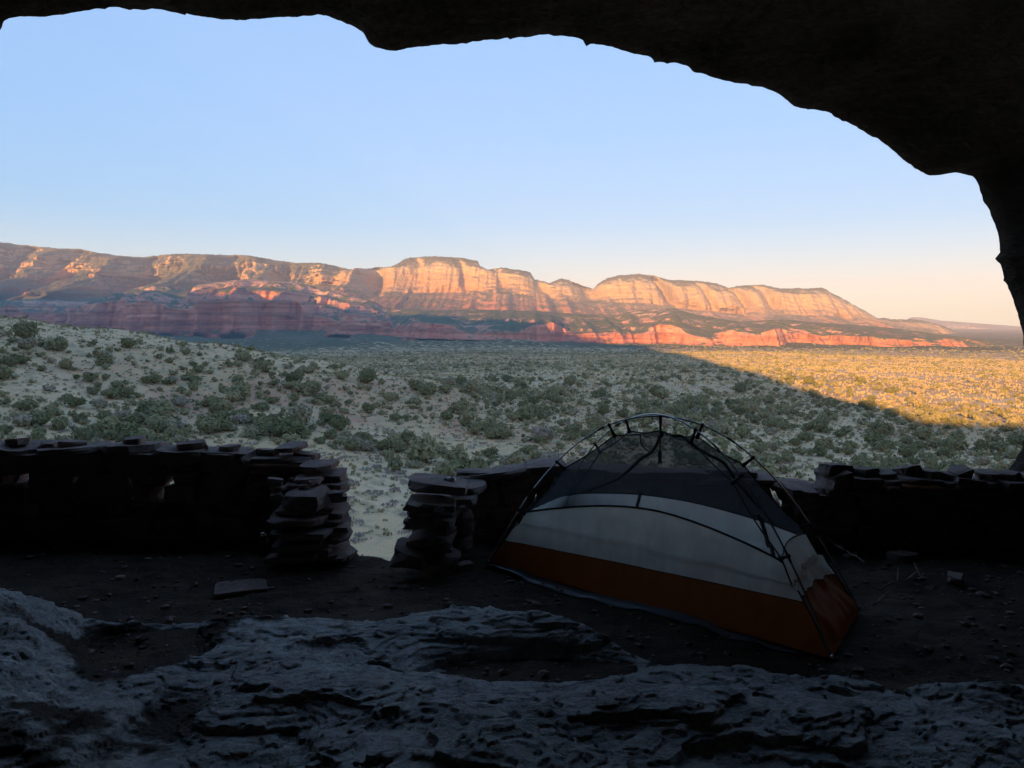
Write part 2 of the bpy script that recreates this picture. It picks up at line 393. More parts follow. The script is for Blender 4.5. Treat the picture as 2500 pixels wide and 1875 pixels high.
# ------------------------------------------------------------------ mesas
D = 2500 / 2212.0
def sheet(name, px, lines, Ys, rows, mat, label, butt, terr, seed, nz_top=0.1, vegfun=None):
    """lines: foot ... skyline as photo-pixel polylines; Ys: depth of each line; rows: rows per segment."""
    px = np.asarray(px, float); zs = []
    for ln, Y in zip(lines, Ys):
        py = poly(ln, px); Yv = np.broadcast_to(np.asarray(Y(px) if callable(Y) else Y, float), px.shape)
        zs.append((Yv, at_y(px, py, Yv)[:, 2]))
    PY, PZ, ST = [], [], []
    nseg = len(lines) - 1
    for s in range(nseg):
        for k in range(rows[s]):
            u = k / rows[s]
            PY.append(zs[s][0] * (1 - u) + zs[s + 1][0] * u); PZ.append(zs[s][1] * (1 - u) + zs[s + 1][1] * u)
            ST.append(np.full_like(px, (s + u) / nseg))
    PY.append(zs[-1][0]); PZ.append(zs[-1][1]); ST.append(np.ones_like(px))
    PY, PZ, ST = np.array(PY), np.array(PZ), np.array(ST)
    X = (px - CX)[None] / FPX * PY / cp
    # ledges: redistribute height into steps, wandering along the face
    n_t, amt = terr
    ztot = PZ[-1] - PZ[0]
    q = (PZ - PZ[0]) / np.maximum(ztot, 1)
    ph = q * n_t + 0.6 * fbm(X / 900, PZ / 400, oct=3, seed=seed + 40)
    st = (np.floor(ph) + sstep(0.30, 0.70, ph - np.floor(ph)) - ph) / n_t
    PZ = PZ + st * ztot * (amt(X) if callable(amt) else amt) * np.sin(np.pi * np.clip(q, 0, 1)) ** 0.5
    # buttresses and gullies
    dy = butt(X, PZ, ST)
    Y2 = PY - dy
    X2 = X - dy * (px - CX)[None] / FPX * 0.3
    # back slope
    bz = [(250, -0.02), (900, -0.25), (1800, -0.75), (2200, -1.3)]
    Yb = np.array([Y2[-1] + a for a, b in bz]); Zb = np.array([PZ[-1] + b * (np.abs(PZ[-1]) + 80) for a, b in bz]); Xb = np.array([X2[-1] * (1 + a / 6000.) for a, b in bz])
    V = np.stack([np.vstack([X2, Xb]), np.vstack([Y2, Yb]), np.vstack([PZ, Zb])], -1)
    # lowest row dips under the ground
    V[0, :, 2] -= 45
    ST = np.vstack([ST, np.ones((4, len(px)))])
    gx = np.gradient(V, axis=1); gy = np.gradient(V, axis=0); nn = np.cross(gx, gy); nn /= np.linalg.norm(nn, axis=-1)[..., None] + 1e-9
    veg = 0.8 * sstep(0.35, 0.95, np.abs(nn[..., 2]))
    if vegfun is not None: veg = veg + vegfun(V, ST)
    return link(name, mesh(name, V, grid_faces(V.shape[0], V.shape[1]), mat, attrs={'strata': ST, 'veg': veg}), kind='structure', label=label)

dl = lambda pts: [(x * D, y * D) for x, y in pts]
SKY = dl([(-300, 535), (-100, 528), (0, 522), (40, 527), (100, 533), (145, 537), (185, 537), (215, 545), (260, 552), (320, 556), (355, 551), (410, 548), (470, 551), (540, 551), (600, 562), (640, 568), (690, 568), (730, 574), (765, 585), (790, 584), (815, 577), (850, 578), (875, 562), (890, 556), (940, 554), (1000, 557), (1033, 564), (1038, 575), (1055, 582), (1085, 579), (1120, 583), (1146, 588), (1153, 603), (1185, 612), (1210, 602), (1225, 605), (1260, 617), (1280, 624), (1290, 613), (1310, 602), (1335, 595), (1375, 592), (1410, 595), (1440, 605), (1500, 607), (1540, 612), (1570, 622), (1595, 618), (1640, 615), (1680, 624), (1730, 623), (1770, 622), (1800, 638), (1840, 660), (1870, 677), (1890, 687), (1930, 690), (1970, 690), (2010, 697), (2060, 715), (2100, 740), (2150, 752), (2300, 760), (2500, 765)])
_sx = np.linspace(-330, 2820, 2600)
SKY = [(a, float(b)) for a, b in zip(_sx, poly(SKY, _sx) + 1.5 * fbm(_sx / 22, 0, oct=4, seed=95, gain=.7) - 1.6 * np.clip(noise(_sx / 3.1, 0, seed=96), 0, 1))]
CAPB = dl([(-300, 552), (0, 540), (100, 550), (185, 553), (320, 572), (410, 562), (540, 566), (640, 580), (730, 584), (765, 588), (815, 581), (860, 580), (940, 577), (1033, 580), (1060, 586), (1150, 604), (1185, 616), (1260, 622), (1285, 627), (1310, 614), (1375, 610), (1440, 620), (1500, 622), (1570, 634), (1640, 632), (1770, 640), (1840, 668), (1890, 691), (2010, 702), (2100, 744), (2500, 767)])
CLIFB = dl([(-300, 610), (0, 600), (150, 606), (250, 605), (450, 603), (600, 618), (700, 612), (790, 628), (830, 642), (870, 634), (940, 630), (1040, 628), (1150, 640), (1250, 652), (1400, 655), (1500, 668), (1650, 680), (1800, 684), (1870, 692), (1930, 702), (2010, 716), (2100, 748), (2500, 768)])
BENCH = dl([(-300, 650), (0, 640), (300, 640), (600, 660), (900, 665), (1200, 680), (1500, 695), (1800, 708), (2000, 728), (2100, 752), (2500, 769)])
FOOT = dl([(-300, 680), (0, 672), (300, 690), (900, 720), (1300, 735), (1700, 745), (2100, 762), (2500, 772)])
SPUR = [(-1900, .6), (-1700, -1), (-1450, .9), (-1380, -1), (-1150, 1), (-1080, -1), (-860, .8), (-800, -1), (-560, 1), (-500, -.9), (-420, -1), (-250, 1), (-205, -1), (-60, .8), (-20, -.8), (78, 1), (122, -.7), (262, 1), (318, -1), (478, 1), (524, -1), (612, .9), (682, -1), (768, .5), (792, -.1), (862, .9), (900, -.3), (960, 0), (3000, 0)]
def butt_back(X, Z, ST):
    px = CX + FPX * X / 4900.0
    lw = 1 - sstep(840, 930, px)
    u = np.clip((ST - .15) / .8, 0, 1)
    sp = np.interp(px + 38 * (u - .5) + 26 * fbm(X / 260, Z / 130, oct=4, seed=44), *np.array(SPUR).T)
    big = sp * 300 * (1 - .5 * u) * lw + ridged(X / 520, Z / 2600, oct=3, seed=51) * 95 * (1 - lw)
    mid = ridged(X / 170, Z / (260 + 700 * (1 - lw)), oct=5, seed=61) * (100 * lw + 62)
    fl = ridged(X / 30, Z / 300, oct=3, seed=71) * 16 + fbm(X / 60, Z / 13, oct=3, seed=73) * 14
    low = sstep(0.02, 0.3, ST) * (1 - 0.9 * sstep(0.90, 1.0, ST))
    lowgul = (1 - sstep(0.46, 0.60, ST)) * (ridged(X / 240, Z / 1500, oct=4, seed=81) - .1) * 260
    notch = 0
    for p, w_, a in ((1640, 14, 230), (1838, 12, 150), (1745, 10, 90), (1215, 14, 120), (1010, 12, 60), (1320, 20, 170), (1447, 34, 300), (1905, 18, 130), (900, 22, 200), (1120, 10, 80)):
        notch = notch - a * np.exp(-((px - p - 45 * (0.75 - u)) / w_) ** 2) * sstep(.45, .6, ST)
    return (big + mid + fl + lowgul + notch) * low
px_b = np.concatenate([np.linspace(-1900, -230, 130, endpoint=False), np.linspace(-230, 2620, 1150, endpoint=False), np.linspace(2620, 4300, 110)])
sheet('mesa_range', px_b, [FOOT, BENCH, CLIFB, CAPB, SKY], [3900, 4500, 5050, 5230, 5420], [22, 26, 44, 12], M_BACK, 'long range of orange sandstone mesas with green caps', butt_back, (11, 0.22), 100,
      vegfun=lambda V, ST: 0.55 * sstep(0.87, 0.95, ST) + sstep(-900, -1500, V[..., 0]) * (0.85 + 0.9 * fbm(V[..., 0] / 210, V[..., 2] / 75, oct=4, seed=91)) - 0.25 * sstep(0.5, 0.6, ST) * (1 - sstep(0.72, 0.8, ST)))

FTOP = [(-300, 745), (0, 735), (100, 730), (200, 735), (290, 722), (340, 705), (385, 692), (420, 700), (450, 712), (475, 714), (490, 697), (520, 692), (560, 688), (600, 682), (660, 685), (730, 690), (800, 705), (850, 722), (915, 735), (940, 750), (1000, 755), (1080, 757), (1150, 756), (1250, 757), (1350, 762), (1430, 768), (1500, 768), (1560, 757), (1640, 752), (1700, 770), (1800, 785), (1900, 780), (2000, 788), (2100, 795), (2160, 800), (2220, 808), (2300, 820), (2400, 828), (2800, 838)]
FFOOT = [(-300, 805), (0, 815), (200, 822), (300, 826), (400, 828), (560, 829), (800, 828), (930, 832), (1050, 835), (1150, 838), (1300, 843), (1450, 849), (1560, 853), (1650, 855), (1800, 853), (1950, 861), (2100, 862), (2200, 860), (2350, 853), (2800, 848)]
ffr = lambda x: 0.52 + 0.42 * float(fbm(x / 95.0, 3.3, oct=3, seed=301)) + (.12 if x < 950 else 0)
FMID = [(x, ffr(x) * poly(FTOP, x) + (1 - ffr(x)) * poly(FFOOT, x)) for x in np.linspace(-300, 2800, 500)]
FCL = [(x, 0.13 * poly(FTOP, x) + 0.87 * poly(FFOOT, x)) for x in np.linspace(-300, 2800, 200)]
def butt_front(X, Z, ST):
    big = ridged(X / 260, Z / 1500, oct=3, seed=151) * 190
    mid = ridged(X / 85, Z / 500, oct=3, seed=161) * 60
    fl = ridged(X / 22, Z / 160, oct=2, seed=171) * 12 + fbm(X / 50, Z / 9, oct=3, seed=173) * 9
    return (big + mid + fl) * sstep(0.05, 0.33, ST) * (1 - 0.8 * sstep(0.85, 1.0, ST))
FY0 = lambda p: np.interp(p, [-300, 300, 950, 1250, 1550, 1800, 2250, 2700], [3000, 2850, 2700, 2300, 2000, 1900, 1850, 1900])
px_f = np.concatenate([np.linspace(-1900, -230, 130, endpoint=False), np.linspace(-230, 2620, 1100, endpoint=False), np.linspace(2620, 4300, 110)])
sheet('red_cliffs', px_f, [FFOOT, FCL, FMID, FTOP], [lambda p: FY0(p), lambda p: FY0(p) + 100, lambda p: FY0(p) + 150, lambda p: FY0(p) + 680], [12, 46, 50], M_FRONT, 'band of stepped red rock cliffs below the mesas', butt_front, (5, lambda X: 0.25 + 0.55 * (1 - sstep(-700, -300, X))), 200, vegfun=lambda V, ST: -0.22 * sstep(.3, .36, ST) * (1 - sstep(.62, .7, ST)) + .38 * (1 - sstep(.24, .36, ST)) - .10 * (1 - sstep(-700, -300, V[..., 0])) * sstep(.3, .4, ST))
FARS = dl([(1700, 700), (1950, 692), (1966, 684), (1985, 690), (2050, 695), (2100, 700), (2170, 705), (2250, 704), (2400, 708), (2700, 715)])
FARC = [(x, y + 8) for x, y in FARS]
FARB = [(x, y + 36) for x, y in FARS]
FARF = dl([(1700, 760), (2700, 760)])
sheet('far_mesa', np.linspace(1950, 4300, 420), [FARF, FARB, FARC, FARS], [9500, 10800, 11000, 11500], [10, 26, 8], M_FAR, 'pale hazy mesa far beyond the orange range',
      lambda X, Z, ST: ridged(X / 600, Z / 3000, oct=4, seed=251) * 260 * sstep(0.05, 0.3, ST) * (1 - 0.8 * sstep(0.85, 1, ST)), (4, 0.6), 300)

# ------------------------------------------------------------------ cave
MOUTH = [(x * D, y * D) for x, y in [(0, 70), (12, 45), (30, 38), (90, 36), (150, 30), (205, 18), (250, 13), (330, 22), (400, 27), (450, 35), (520, 42), (600, 40), (690, 36), (740, 48), (775, 65), (790, 80), (797, 98), (815, 107), (860, 110), (900, 104), (960, 98), (1000, 100), (1050, 92), (1120, 82), (1180, 76), (1240, 80), (1290, 92), (1340, 110), (1400, 122), (1450, 135), (1490, 142), (1540, 165), (1590, 178), (1640, 187), (1690, 212), (1720, 234), (1780, 240), (1840, 268), (1900, 300), (1935, 325), (1960, 352), (2000, 380), (2025, 379), (2060, 373), (2100, 383), (2115, 410), (2140, 450), (2155, 500), (2163, 560), (2180, 620), (2200, 690), (2214, 745), (2236, 800), (2246, 860), (2236, 920), (2212, 962), (2196, 1000), (2168, 1026), (2160, 1080)]]
YR = 6.5
C3 = [at_y(x, y, YR) for x, y in MOUTH]
C3 += [np.array([4.2, YR, -1.5]), np.array([4.4, YR, -2.6]), np.array([3.2, YR, -3.4]), np.array([0, YR, -3.6]), np.array([-3, YR, -3.5]), np.array([-5.2, YR, -3.2]), np.array([-5.9, YR, -2]), np.array([-6.1, YR, -.5]), np.array([-5.8, YR, 1.0])]
C3 += [at_y(-200, 190, YR), at_y(-60, 115, YR)]
C3 = np.array(C3)
seg = np.linalg.norm(np.diff(np.vstack([C3, C3[:1]]), axis=0), axis=1); cum = np.concatenate([[0], np.cumsum(seg)])
NU = 1200
tt = np.linspace(0, cum[-1], NU, endpoint=False)
RIM = np.stack([np.interp(tt, cum, np.append(C3[:, i], C3[0, i])) for i in range(3)], -1)
RIM = (RIM + np.roll(RIM, 1, 0) + np.roll(RIM, -1, 0)) / 3
cc = np.array([-0.5, 0, 0.0])
rad = RIM - cc; rad[:, 1] = 0
rdir = rad / np.linalg.norm(rad, axis=1)[:, None]
jag = 0.042 * fbm(tt * 3.0, 0, oct=5, seed=401, gain=.68) - 0.14 * np.clip(ridged(tt * 2.1, 0, oct=3, seed=402) - .55, 0, 1)
RIM = RIM + rdir * jag[:, None]
rad = RIM - cc; rad[:, 1] = 0
inner = [(6.42, 1.015), (6.3, 1.04), (6.1, 1.075), (5.85, 1.10), (5.6, 1.125)] + [(y, 1.125 + 0.14 * math.sin((5.6 - y) / 6.2 * math.pi)) for y in np.linspace(5.3, 0.2, 26)] + [(-0.5, 1.16), (-1.2, 1.12), (-2, 1.05), (-2.8, .92), (-3.5, .72), (-4.0, .45), (-4.2, .2), (-4.25, .0)]
outer = [(6.56, 1.012), (6.66, 1.04), (6.75, 1.10), (6.8, 1.2), (6.75, 1.35), (6.6, 1.55), (6.2, 1.8), (5.2, 2.1), (3, 2.4), (-2, 2.7), (-9, 2.9), (-16, 2.95)]
rings = []
for (y, s) in outer[::-1]:
    P = cc + rad * s; P[:, 1] = y
    low = sstep(-2.0, -3.2, RIM[:, 2]); P[:, 1] = y * (1 - low) + (6.5 + (s - 1) * 0.9) * low
    P[:, 2] = np.where(RIM[:, 2] < -2, RIM[:, 2] + (P[:, 2] - RIM[:, 2]) * 2.2, P[:, 2])
    am = 0.25 * min(1, (s - 1) * 5)
    n = fbm(P[:, 0] / 1.6, P[:, 1] / 1.6, P[:, 2] / 1.1, oct=4, seed=411)
    rings.append(P + (rdir * np.array([1, 0, 1]) + np.array([0, 0.4, 0])) * (n * am)[:, None])
rings.append(RIM)
for (y, s) in inner:
    P = cc + rad * s; P[:, 1] = y
    am = 0.32 * min(1, (s - 1) * 9 if y > 3 else 1) * (1 if s > 0.5 else s)
    n = ridged(P[:, 0] / 1.3, P[:, 1] / 1.3, P[:, 2] / 0.7, oct=5, seed=421) * 0.6 + fbm(P[:, 0] / .5, P[:, 1] / .5, P[:, 2] / .3, oct=4, seed=431) * .35
    rings.append(P + rdir * (n * am)[:, None] * np.array([1, 0, 1]))
V = np.array(rings)
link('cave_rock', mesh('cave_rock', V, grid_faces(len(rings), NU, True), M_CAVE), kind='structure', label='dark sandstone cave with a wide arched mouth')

# cave floor: dark trodden dirt that ends at the lip of the drop
fx = np.linspace(-7.5, 6.5, 300); fy = np.concatenate([np.linspace(-3.6, 2.5, 40, endpoint=False), np.linspace(2.5, 6.4, 200, endpoint=False), np.linspace(6.4, 8.0, 20)])
FX, FY = np.meshgrid(fx, fy)
def floor_z(x, y):
    x = np.asarray(x, float); y = np.asarray(y, float)
    z = FLOOR + 0.035 * fbm(x / 0.7, y / 0.7, oct=4, seed=501) + 0.02 * fbm(x / .12, y / .12, oct=3, seed=502)
    lip = 6.25 - 1.05 * np.exp(-((x + 0.86) / 0.42) ** 4) + 0.05 * fbm(x / .15, 0, oct=3, seed=503)
    d = y - lip
    return z - np.where(d > 0, 1.1 * d + 1.2 * d * d, 0) 
FZ = floor_z(FX, FY)
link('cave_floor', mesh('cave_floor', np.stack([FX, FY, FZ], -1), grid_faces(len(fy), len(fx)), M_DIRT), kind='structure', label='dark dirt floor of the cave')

# slickrock ledge in the front of the cave floor
pxs = np.linspace(-350, 2850, 800); ys = np.linspace(1.7, 4.5, 350)
SY = np.repeat(ys[:, None], len(pxs), 1); SX = (pxs - CX)[None] / FPX * SY * 1.0
def rock_z(x, y):
    yb = poly([(-6, 4.1), (-3.0, 4.0), (-2.3, 4.0), (-1.9, 4.05), (-1.0, 4.1), (-0.2, 4.08), (0.1, 3.95), (0.35, 3.8), (0.7, 3.5), (1.2, 3.38), (1.7, 3.28), (2.3, 3.32), (5, 3.4)], x)
    yb = yb + 0.10 * fbm(x / .35, y / .35, oct=4, seed=601)
    base = -0.30 + 0.36 * sstep(-0.10, 0.10, yb - y) + 0.05 * sstep(0.1, 1.6, yb - y)
    und = 0.085 * fbm(x / 1.1, y / 0.65, oct=3, seed=611)
    hump = 0.27 * np.exp(-((x + 2.75) / 0.62) ** 2 - ((y - 3.45) / 0.8) ** 2) + 0.14 * np.exp(-((x + 1.9) / 0.5) ** 2 - ((y - 2.5) / 0.45) ** 2)
    hump = hump + 0.07 * np.exp(-((x + 0.75) / 0.35) ** 2 - ((y - 3.05) / 0.22) ** 2) + 0.06 * np.exp(-((x - 0.75) / 0.5) ** 2 - ((y - 2.85) / 0.25) ** 2)
    hol = -0.17 * np.exp(-((x + 1.85) / 0.33) ** 2 - ((y - 3.62) / 0.26) ** 2) - 0.16 * np.exp(-((x - 0.12) / 0.42) ** 2 - ((y - 3.42) / 0.15) ** 2) - 0.10 * np.exp(-((x + 1.35) / 0.16) ** 2 - ((y - 2.9) / 0.35) ** 2)
    smooth = base + und + hump + hol
    # flaking layers: thin sheets with broken edges
    wx = x + 0.10 * fbm(x / .3, y / .3, oct=3, seed=621); wy = y + 0.10 * fbm(x / .3, y / .3, oct=3, seed=622)
    h = (smooth * 0.9 + 0.10 * fbm(wx / 0.85, wy / 0.60, oct=5, seed=631, gain=.5)) / 0.055
    fl = np.floor(h); fr = h - fl
    lay = (fl + sstep(0.44, 0.50, fr)) * 0.055
    h2 = (lay * .35 + smooth * .6 + 0.045 * fbm(wx / 0.30, wy / 0.24, oct=5, seed=641, gain=.55)) / 0.014
    f2 = np.floor(h2); lay2 = (f2 + sstep(0.42, 0.52, h2 - f2)) * 0.014
    z = 0.36 * smooth + 0.15 * lay + 0.58 * lay2 + 0.010 * (np.floor(4 * fbm(wx / .14, wy / .10, oct=4, seed=655)) / 4 + .5) + .004 * ridged(wx / .08, wy / .055, oct=3, seed=656) + 0.0028 * fbm(x / .06, y / .03, oct=3, seed=651)
    return FLOOR + z, hol
SZ, HOL = rock_z(SX, SY)
dirt = np.clip(-HOL * 5.5, 0, 1) + 0.35 * sstep(0.02, -0.06, SZ - FLOOR) + 1.05 * np.clip(fbm(SX / .55, SY / .30, oct=4, seed=661) + .06, 0, 1)
link('rock_ledge', mesh('rock_ledge', np.stack([SX, SY, SZ], -1), grid_faces(len(ys), len(pxs)), M_SLICK, attrs={'dirt': dirt}), kind='structure', label='flaky blue grey slickrock ledge on the cave floor')

# ------------------------------------------------------------------ junipers and scrub
def ico(sub):
    bm = bmesh.new(); bmesh.ops.create_icosphere(bm, subdivisions=sub, radius=1.0)
    V = np.array([v.co[:] for v in bm.verts]); F = np.array([[v.index for v in f.verts] for f in bm.faces]); bm.free(); return V, F
ICO1, ICO2 = ico(1), ico(2)
def cards(C, N, size, g):
    """small leaf-spray quads at centres C facing roughly N"""
    n = len(C); a = np.cross(N, g.normal(size=(n, 3))); a /= np.linalg.norm(a, axis=1)[:, None] + 1e-9
    b = np.cross(N, a); s = size[:, None]
    V = np.stack([C - a * s - b * s * .7, C + a * s * .6 - b * s, C + a * s + b * s * .8, C - a * s * .7 + b * s], 1)
    return V.reshape(-1, 3), np.arange(4 * n).reshape(n, 4)
def lumps(g, k):
    L = [((0, 0, .55), (.8, .8, .58))]
    for i in range(k):
        an = g.uniform(0, 6.28); d = g.uniform(.3, .62)
        L.append(((d * math.cos(an), d * math.sin(an), g.uniform(.35, .95)), (g.uniform(.35, .55), g.uniform(.35, .55), g.uniform(.3, .48))))
    return L
def crown(seed, ncard, k, card, core=ICO2):
    g = np.random.default_rng(seed); L = lumps(g, k)
    VV, FF, MI, off = [], [], [], 0
    for c, r in L:
        v, f = core
        q = v * (0.86 + 0.16 * noise(v[:, 0] * 2.3 + seed, v[:, 1] * 2.3, v[:, 2] * 2.3, seed)[:, None]) * np.array(r) * .86 + np.array(c)
        q[:, 2] = np.maximum(q[:, 2], 0.04)
        VV.append(q); FF.append(np.hstack([f, f[:, 2:]]) + off); MI.append(np.ones(len(f), int)); off += len(v)
    vol = np.array([r[0] * r[1] for c, r in L]); which = g.choice(len(L), ncard, p=vol / vol.sum())
    n = g.normal(size=(ncard, 3)); n /= np.linalg.norm(n, axis=1)[:, None]; n[:, 2] = np.where(n[:, 2] < -.3, -n[:, 2], n[:, 2])
    C = np.array([L[i][0] for i in which]) + n * np.array([L[i][1] for i in which]) * g.uniform(.72, 1.24, (ncard, 1))
    C[:, 2] = np.maximum(C[:, 2], 0.06)
    v, f = cards(C, n + g.normal(size=n.shape) * .55, card * g.uniform(.6, 1.35, ncard), g)
    VV.append(v); FF.append(f + off); MI.append(np.zeros(len(f), int))
    return np.vstack(VV), np.vstack(FF), np.concatenate(MI)
def quads_to_mesh(name, V, F, MI, mats):
    fs = [tuple(f) if f[2] != f[3] else tuple(f[:3]) for f in F.tolist()]
    me = bpy.data.meshes.new(name); me.from_pydata(V.tolist(), [], fs)
    for m in mats: me.materials.append(m)
    me.polygons.foreach_set('material_index', MI.astype(np.int32)); me.update(); return me
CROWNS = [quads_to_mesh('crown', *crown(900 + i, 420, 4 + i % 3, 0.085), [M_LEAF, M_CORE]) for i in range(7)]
def trunk_mesh(seed):
    g = np.random.default_rng(seed); VV, FF, off = [], [], 0
    for k in range(4):
        a = g.uniform(0, 6.28); t = np.linspace(0, 1, 5)[:, None]; l = 0.35 if k else 0.12
        P = np.hstack([l * t * math.cos(a) + .02 * g.normal(size=(5, 1)), l * t * math.sin(a), .62 * t - .05])
        v, f, c = tube_arrays(P, np.linspace(.075 if k == 0 else .045, .015, 5), 5)
        VV.append(v); FF += [[i + off for i in q] for q in f.tolist() + c.tolist()]; off += len(v)
    me = bpy.data.meshes.new('trunk'); me.from_pydata(np.vstack(VV).tolist(), [], FF); me.materials.append(M_BARK); me.update(); return me
TRUNKS = [trunk_mesh(950 + i) for i in range(3)]

g = np.random.default_rng(42)
def density(px, r, x, y):
    """share of candidate spots that hold a bush"""
    n = fbm(x / 28, y / 28, oct=3, seed=71); n2 = fbm(x / 110, y / 110, oct=3, seed=72)
    d = 0.30 + 0.45 * n + 0.35 * n2
    hill = (px < 1150) & (r > 148) & (r < 245)
    crest = sstep(205, 222, r)
    d = np.where(hill, 0.40 + 0.32 * n - 0.36 * crest, d)
    wash = np.exp(-((r - (139 - 0.012 * np.clip(px - 300, 0, 900))) / 10.0) ** 2) * (px < 1000) * sstep(-100, 250, px)
    d = d + 1.1 * wash
    th2 = np.exp(-((r - 119) / 8.0) ** 2) * sstep(900, 1000, px) * (1 - sstep(1500, 1700, px))
    d = d + 1.0 * th2
    th3 = np.exp(-((r - 119) / 9.0) ** 2) * (px < 330); d = d + .55 * th3
    clear = np.exp(-((px - 760) / 230) ** 2 - ((r - 118) / 13.0) ** 2) + np.exp(-((px - 1080) / 170) ** 2 - ((r - 143) / 9.0) ** 2) + np.exp(-((px - 600) / 150) ** 2 - ((r - 124) / 6.0) ** 2)
    d = d - 1.3 * clear
    d = np.where(r < 112, np.where(px > 1700, d - .12, d - .9), d)
    d = d - 0.28 * np.exp(-((px - 2120) / 160) ** 2 - ((r - 150) / 30.) ** 2)
    d = np.where(r > 260, 0.49 + 0.42 * n + 0.6 * n2 + .16 * (px < 1300), d)
    d = np.where(r > 800, d + .2, d)
    return np.clip(d, 0, 1)
B = []
for (r0, r1, sp) in [(92, 260, 2.3), (260, 600, 3.6), (600, 1250, 6.0), (1250, 2300, 12.0)]:
    th0, th1 = (R(-50), R(50)) if r0 < 200 else (R(-42), R(42))
    area = 0.5 * (th1 - th0) * (r1 ** 2 - r0 ** 2); n = int(area / sp ** 2)
    r = np.sqrt(g.uniform(r0 ** 2, r1 ** 2, n)); t = g.uniform(th0, th1, n); x, y = r * np.sin(t), r * np.cos(t)
    px = CX + FPX * np.tan(t)
    keep = g.uniform(size=n) < density(px, r, x, y)
    r, t, x, y, px = r[keep], t[keep], x[keep], y[keep], px[keep]
    s = np.clip(g.lognormal(math.log(0.98), .45, len(r)), .5, 3.0)
    s = np.where((g.uniform(size=len(r)) < .18), s * .5, s)
    s = np.where((px < 1150) & (r > 205) & (r < 245), s * .6, s)
    # thin out overlapping neighbours with a coarse grid
    key = np.round(x / (sp * .8)).astype(int) * 100003 + np.round(y / (sp * .8)).astype(int)
    _, first = np.unique(key, return_index=True)
    B.append(np.stack([x, y, s, r, px], 1)[first])
B = np.vstack(B); bz = ground_z(B[:, 0], B[:, 1])
bpx, bpy_ = to_px(np.stack([B[:, 0], B[:, 1], bz + B[:, 2] * .6], -1))
vis = (bpx > -20) & (bpx < 2520) & (bpy_ < poly([(0, 1085), (620, 1110), (840, 1120), (850, 1340), (960, 1340), (975, 1160), (1130, 1140), (1380, 1120), (1480, 1060), (1615, 1015), (1780, 1050), (1950, 1160), (2020, 1150), (2500, 1160)], bpx))
crest = ~((B[:, 3] > 228) & (B[:, 3] < 330) & (bpx < 1200))
app = B[:, 2] / B[:, 3] * (vis & crest)
order = np.argsort(-app); single = order[:300]
def juniper_label(px, r, s):
    size = 'large spreading' if s > 1.85 else ('small rounded' if s < 1.3 else 'bushy')
    if px < 1150 and r > 200: z = ('on the bare pale crest of the low hill', 'junipers on the hill crest')
    elif px < 1150 and r > 150: z = ('on the pinkish slope of the low hill', 'junipers on the hill slope')
    elif px < 1000: z = ('in the thicket along the dry wash behind the capstone wall', 'junipers in the wash thicket')
    elif px < 1420: z = ('on the sandy flat behind the doorway pillar', 'junipers behind the doorway pillar')
    elif px < 1960: z = ('on the flat behind the tent poles', 'junipers behind the tent')
    else: z = ('on the flat beyond the boulder wall', 'junipers beyond the boulder wall')
    return size + ' olive green juniper ' + z[0], z[1]
for n, i in enumerate(single):
    x, y, s, r, px = B[i]
    lb, grp = juniper_label(px, r, s)
    o = empty('juniper', (x, y, bz[i] - .08), lb, 'juniper', grp + (', large' if s > 1.85 else (', small' if s < 1.3 else '')))
    o.rotation_euler = (0, 0, random.uniform(0, 6.28)); o.scale = (s, s * random.uniform(.85, 1.15), s * random.uniform(.85, 1.2))
    link('crown', CROWNS[n % 7], parent=o); link('trunk', TRUNKS[n % 3], parent=o)
rest = np.setdiff1d(np.arange(len(B)), single)
def scatter(name, idx, protos, mats, label):
    VV, FF, MI, TI, off = [], [], [], [], 0
    for k, (pv, pf, pm) in enumerate(protos):
        ii = idx[k::len(protos)]
        if not len(ii): continue
        a = g.uniform(0, 6.28, len(ii)); s = B[ii, 2]; sz = s * g.uniform(.8, 1.15, len(ii))
        ca, sa = np.cos(a), np.sin(a)
        X = (pv[None, :, 0] * ca[:, None] - pv[None, :, 1] * sa[:, None]) * s[:, None] + B[ii, 0][:, None]
        Y = (pv[None, :, 0] * sa[:, None] + pv[None, :, 1] * ca[:, None]) * s[:, None] + B[ii, 1][:, None]
        Z = pv[None, :, 2] * sz[:, None] + (bz[ii] - .1)[:, None]
        VV.append(np.stack([X, Y, Z], -1).reshape(-1, 3))
        FF.append((pf[None] + (np.arange(len(ii)) * len(pv))[:, None, None]).reshape(-1, 4) + off); off += len(ii) * len(pv)
        MI.append(np.tile(pm, len(ii))); TI.append(np.repeat(g.uniform(0, 1, len(ii)), len(pv)))
    V, F = np.vstack(VV), np.vstack(FF)
    # split quads into triangles so one face size fits all
    T = np.vstack([F[:, :3], F[:, [0, 2, 3]]]); ok = T[:, 1] != T[:, 2]; MI2 = np.concatenate([np.concatenate(MI)] * 2)
    link(name, mesh(name, V, T[ok], mats, smooth=False, attrs={'tint': np.concatenate(TI)}, matidx=MI2[ok]), kind='stuff', label=label)
midp = [crown(1000 + i, 22, 1, 0.25, ICO1) for i in range(4)]
farp = [crown(1100 + i, 7, 1, 0.30, ICO1) for i in range(3)]
mid = rest[(B[rest, 3] < 400)]; farb = rest[B[rest, 3] >= 400]
scatter('scrub', mid, midp, [M_LEAFS, M_LEAFS], 'smaller junipers and scrub spread over the valley')
def far_proto(seed):
    v, f = ICO1; gg = np.random.default_rng(seed)
    q = v[:, :] * np.array([.9, .9, .62]) * gg.uniform(.72, 1.12, (len(v), 1)) + np.array([0, 0, .45]); keep = f[(q[f][:, :, 2].mean(1) > .1)]
    return q, np.hstack([keep, keep[:, 2:]]), np.zeros(len(keep), int)
scatter('distant_scrub', farb, [far_proto(i) for i in range(5)], [M_LEAFS], 'far scrub dotting the plain up to the cliffs')
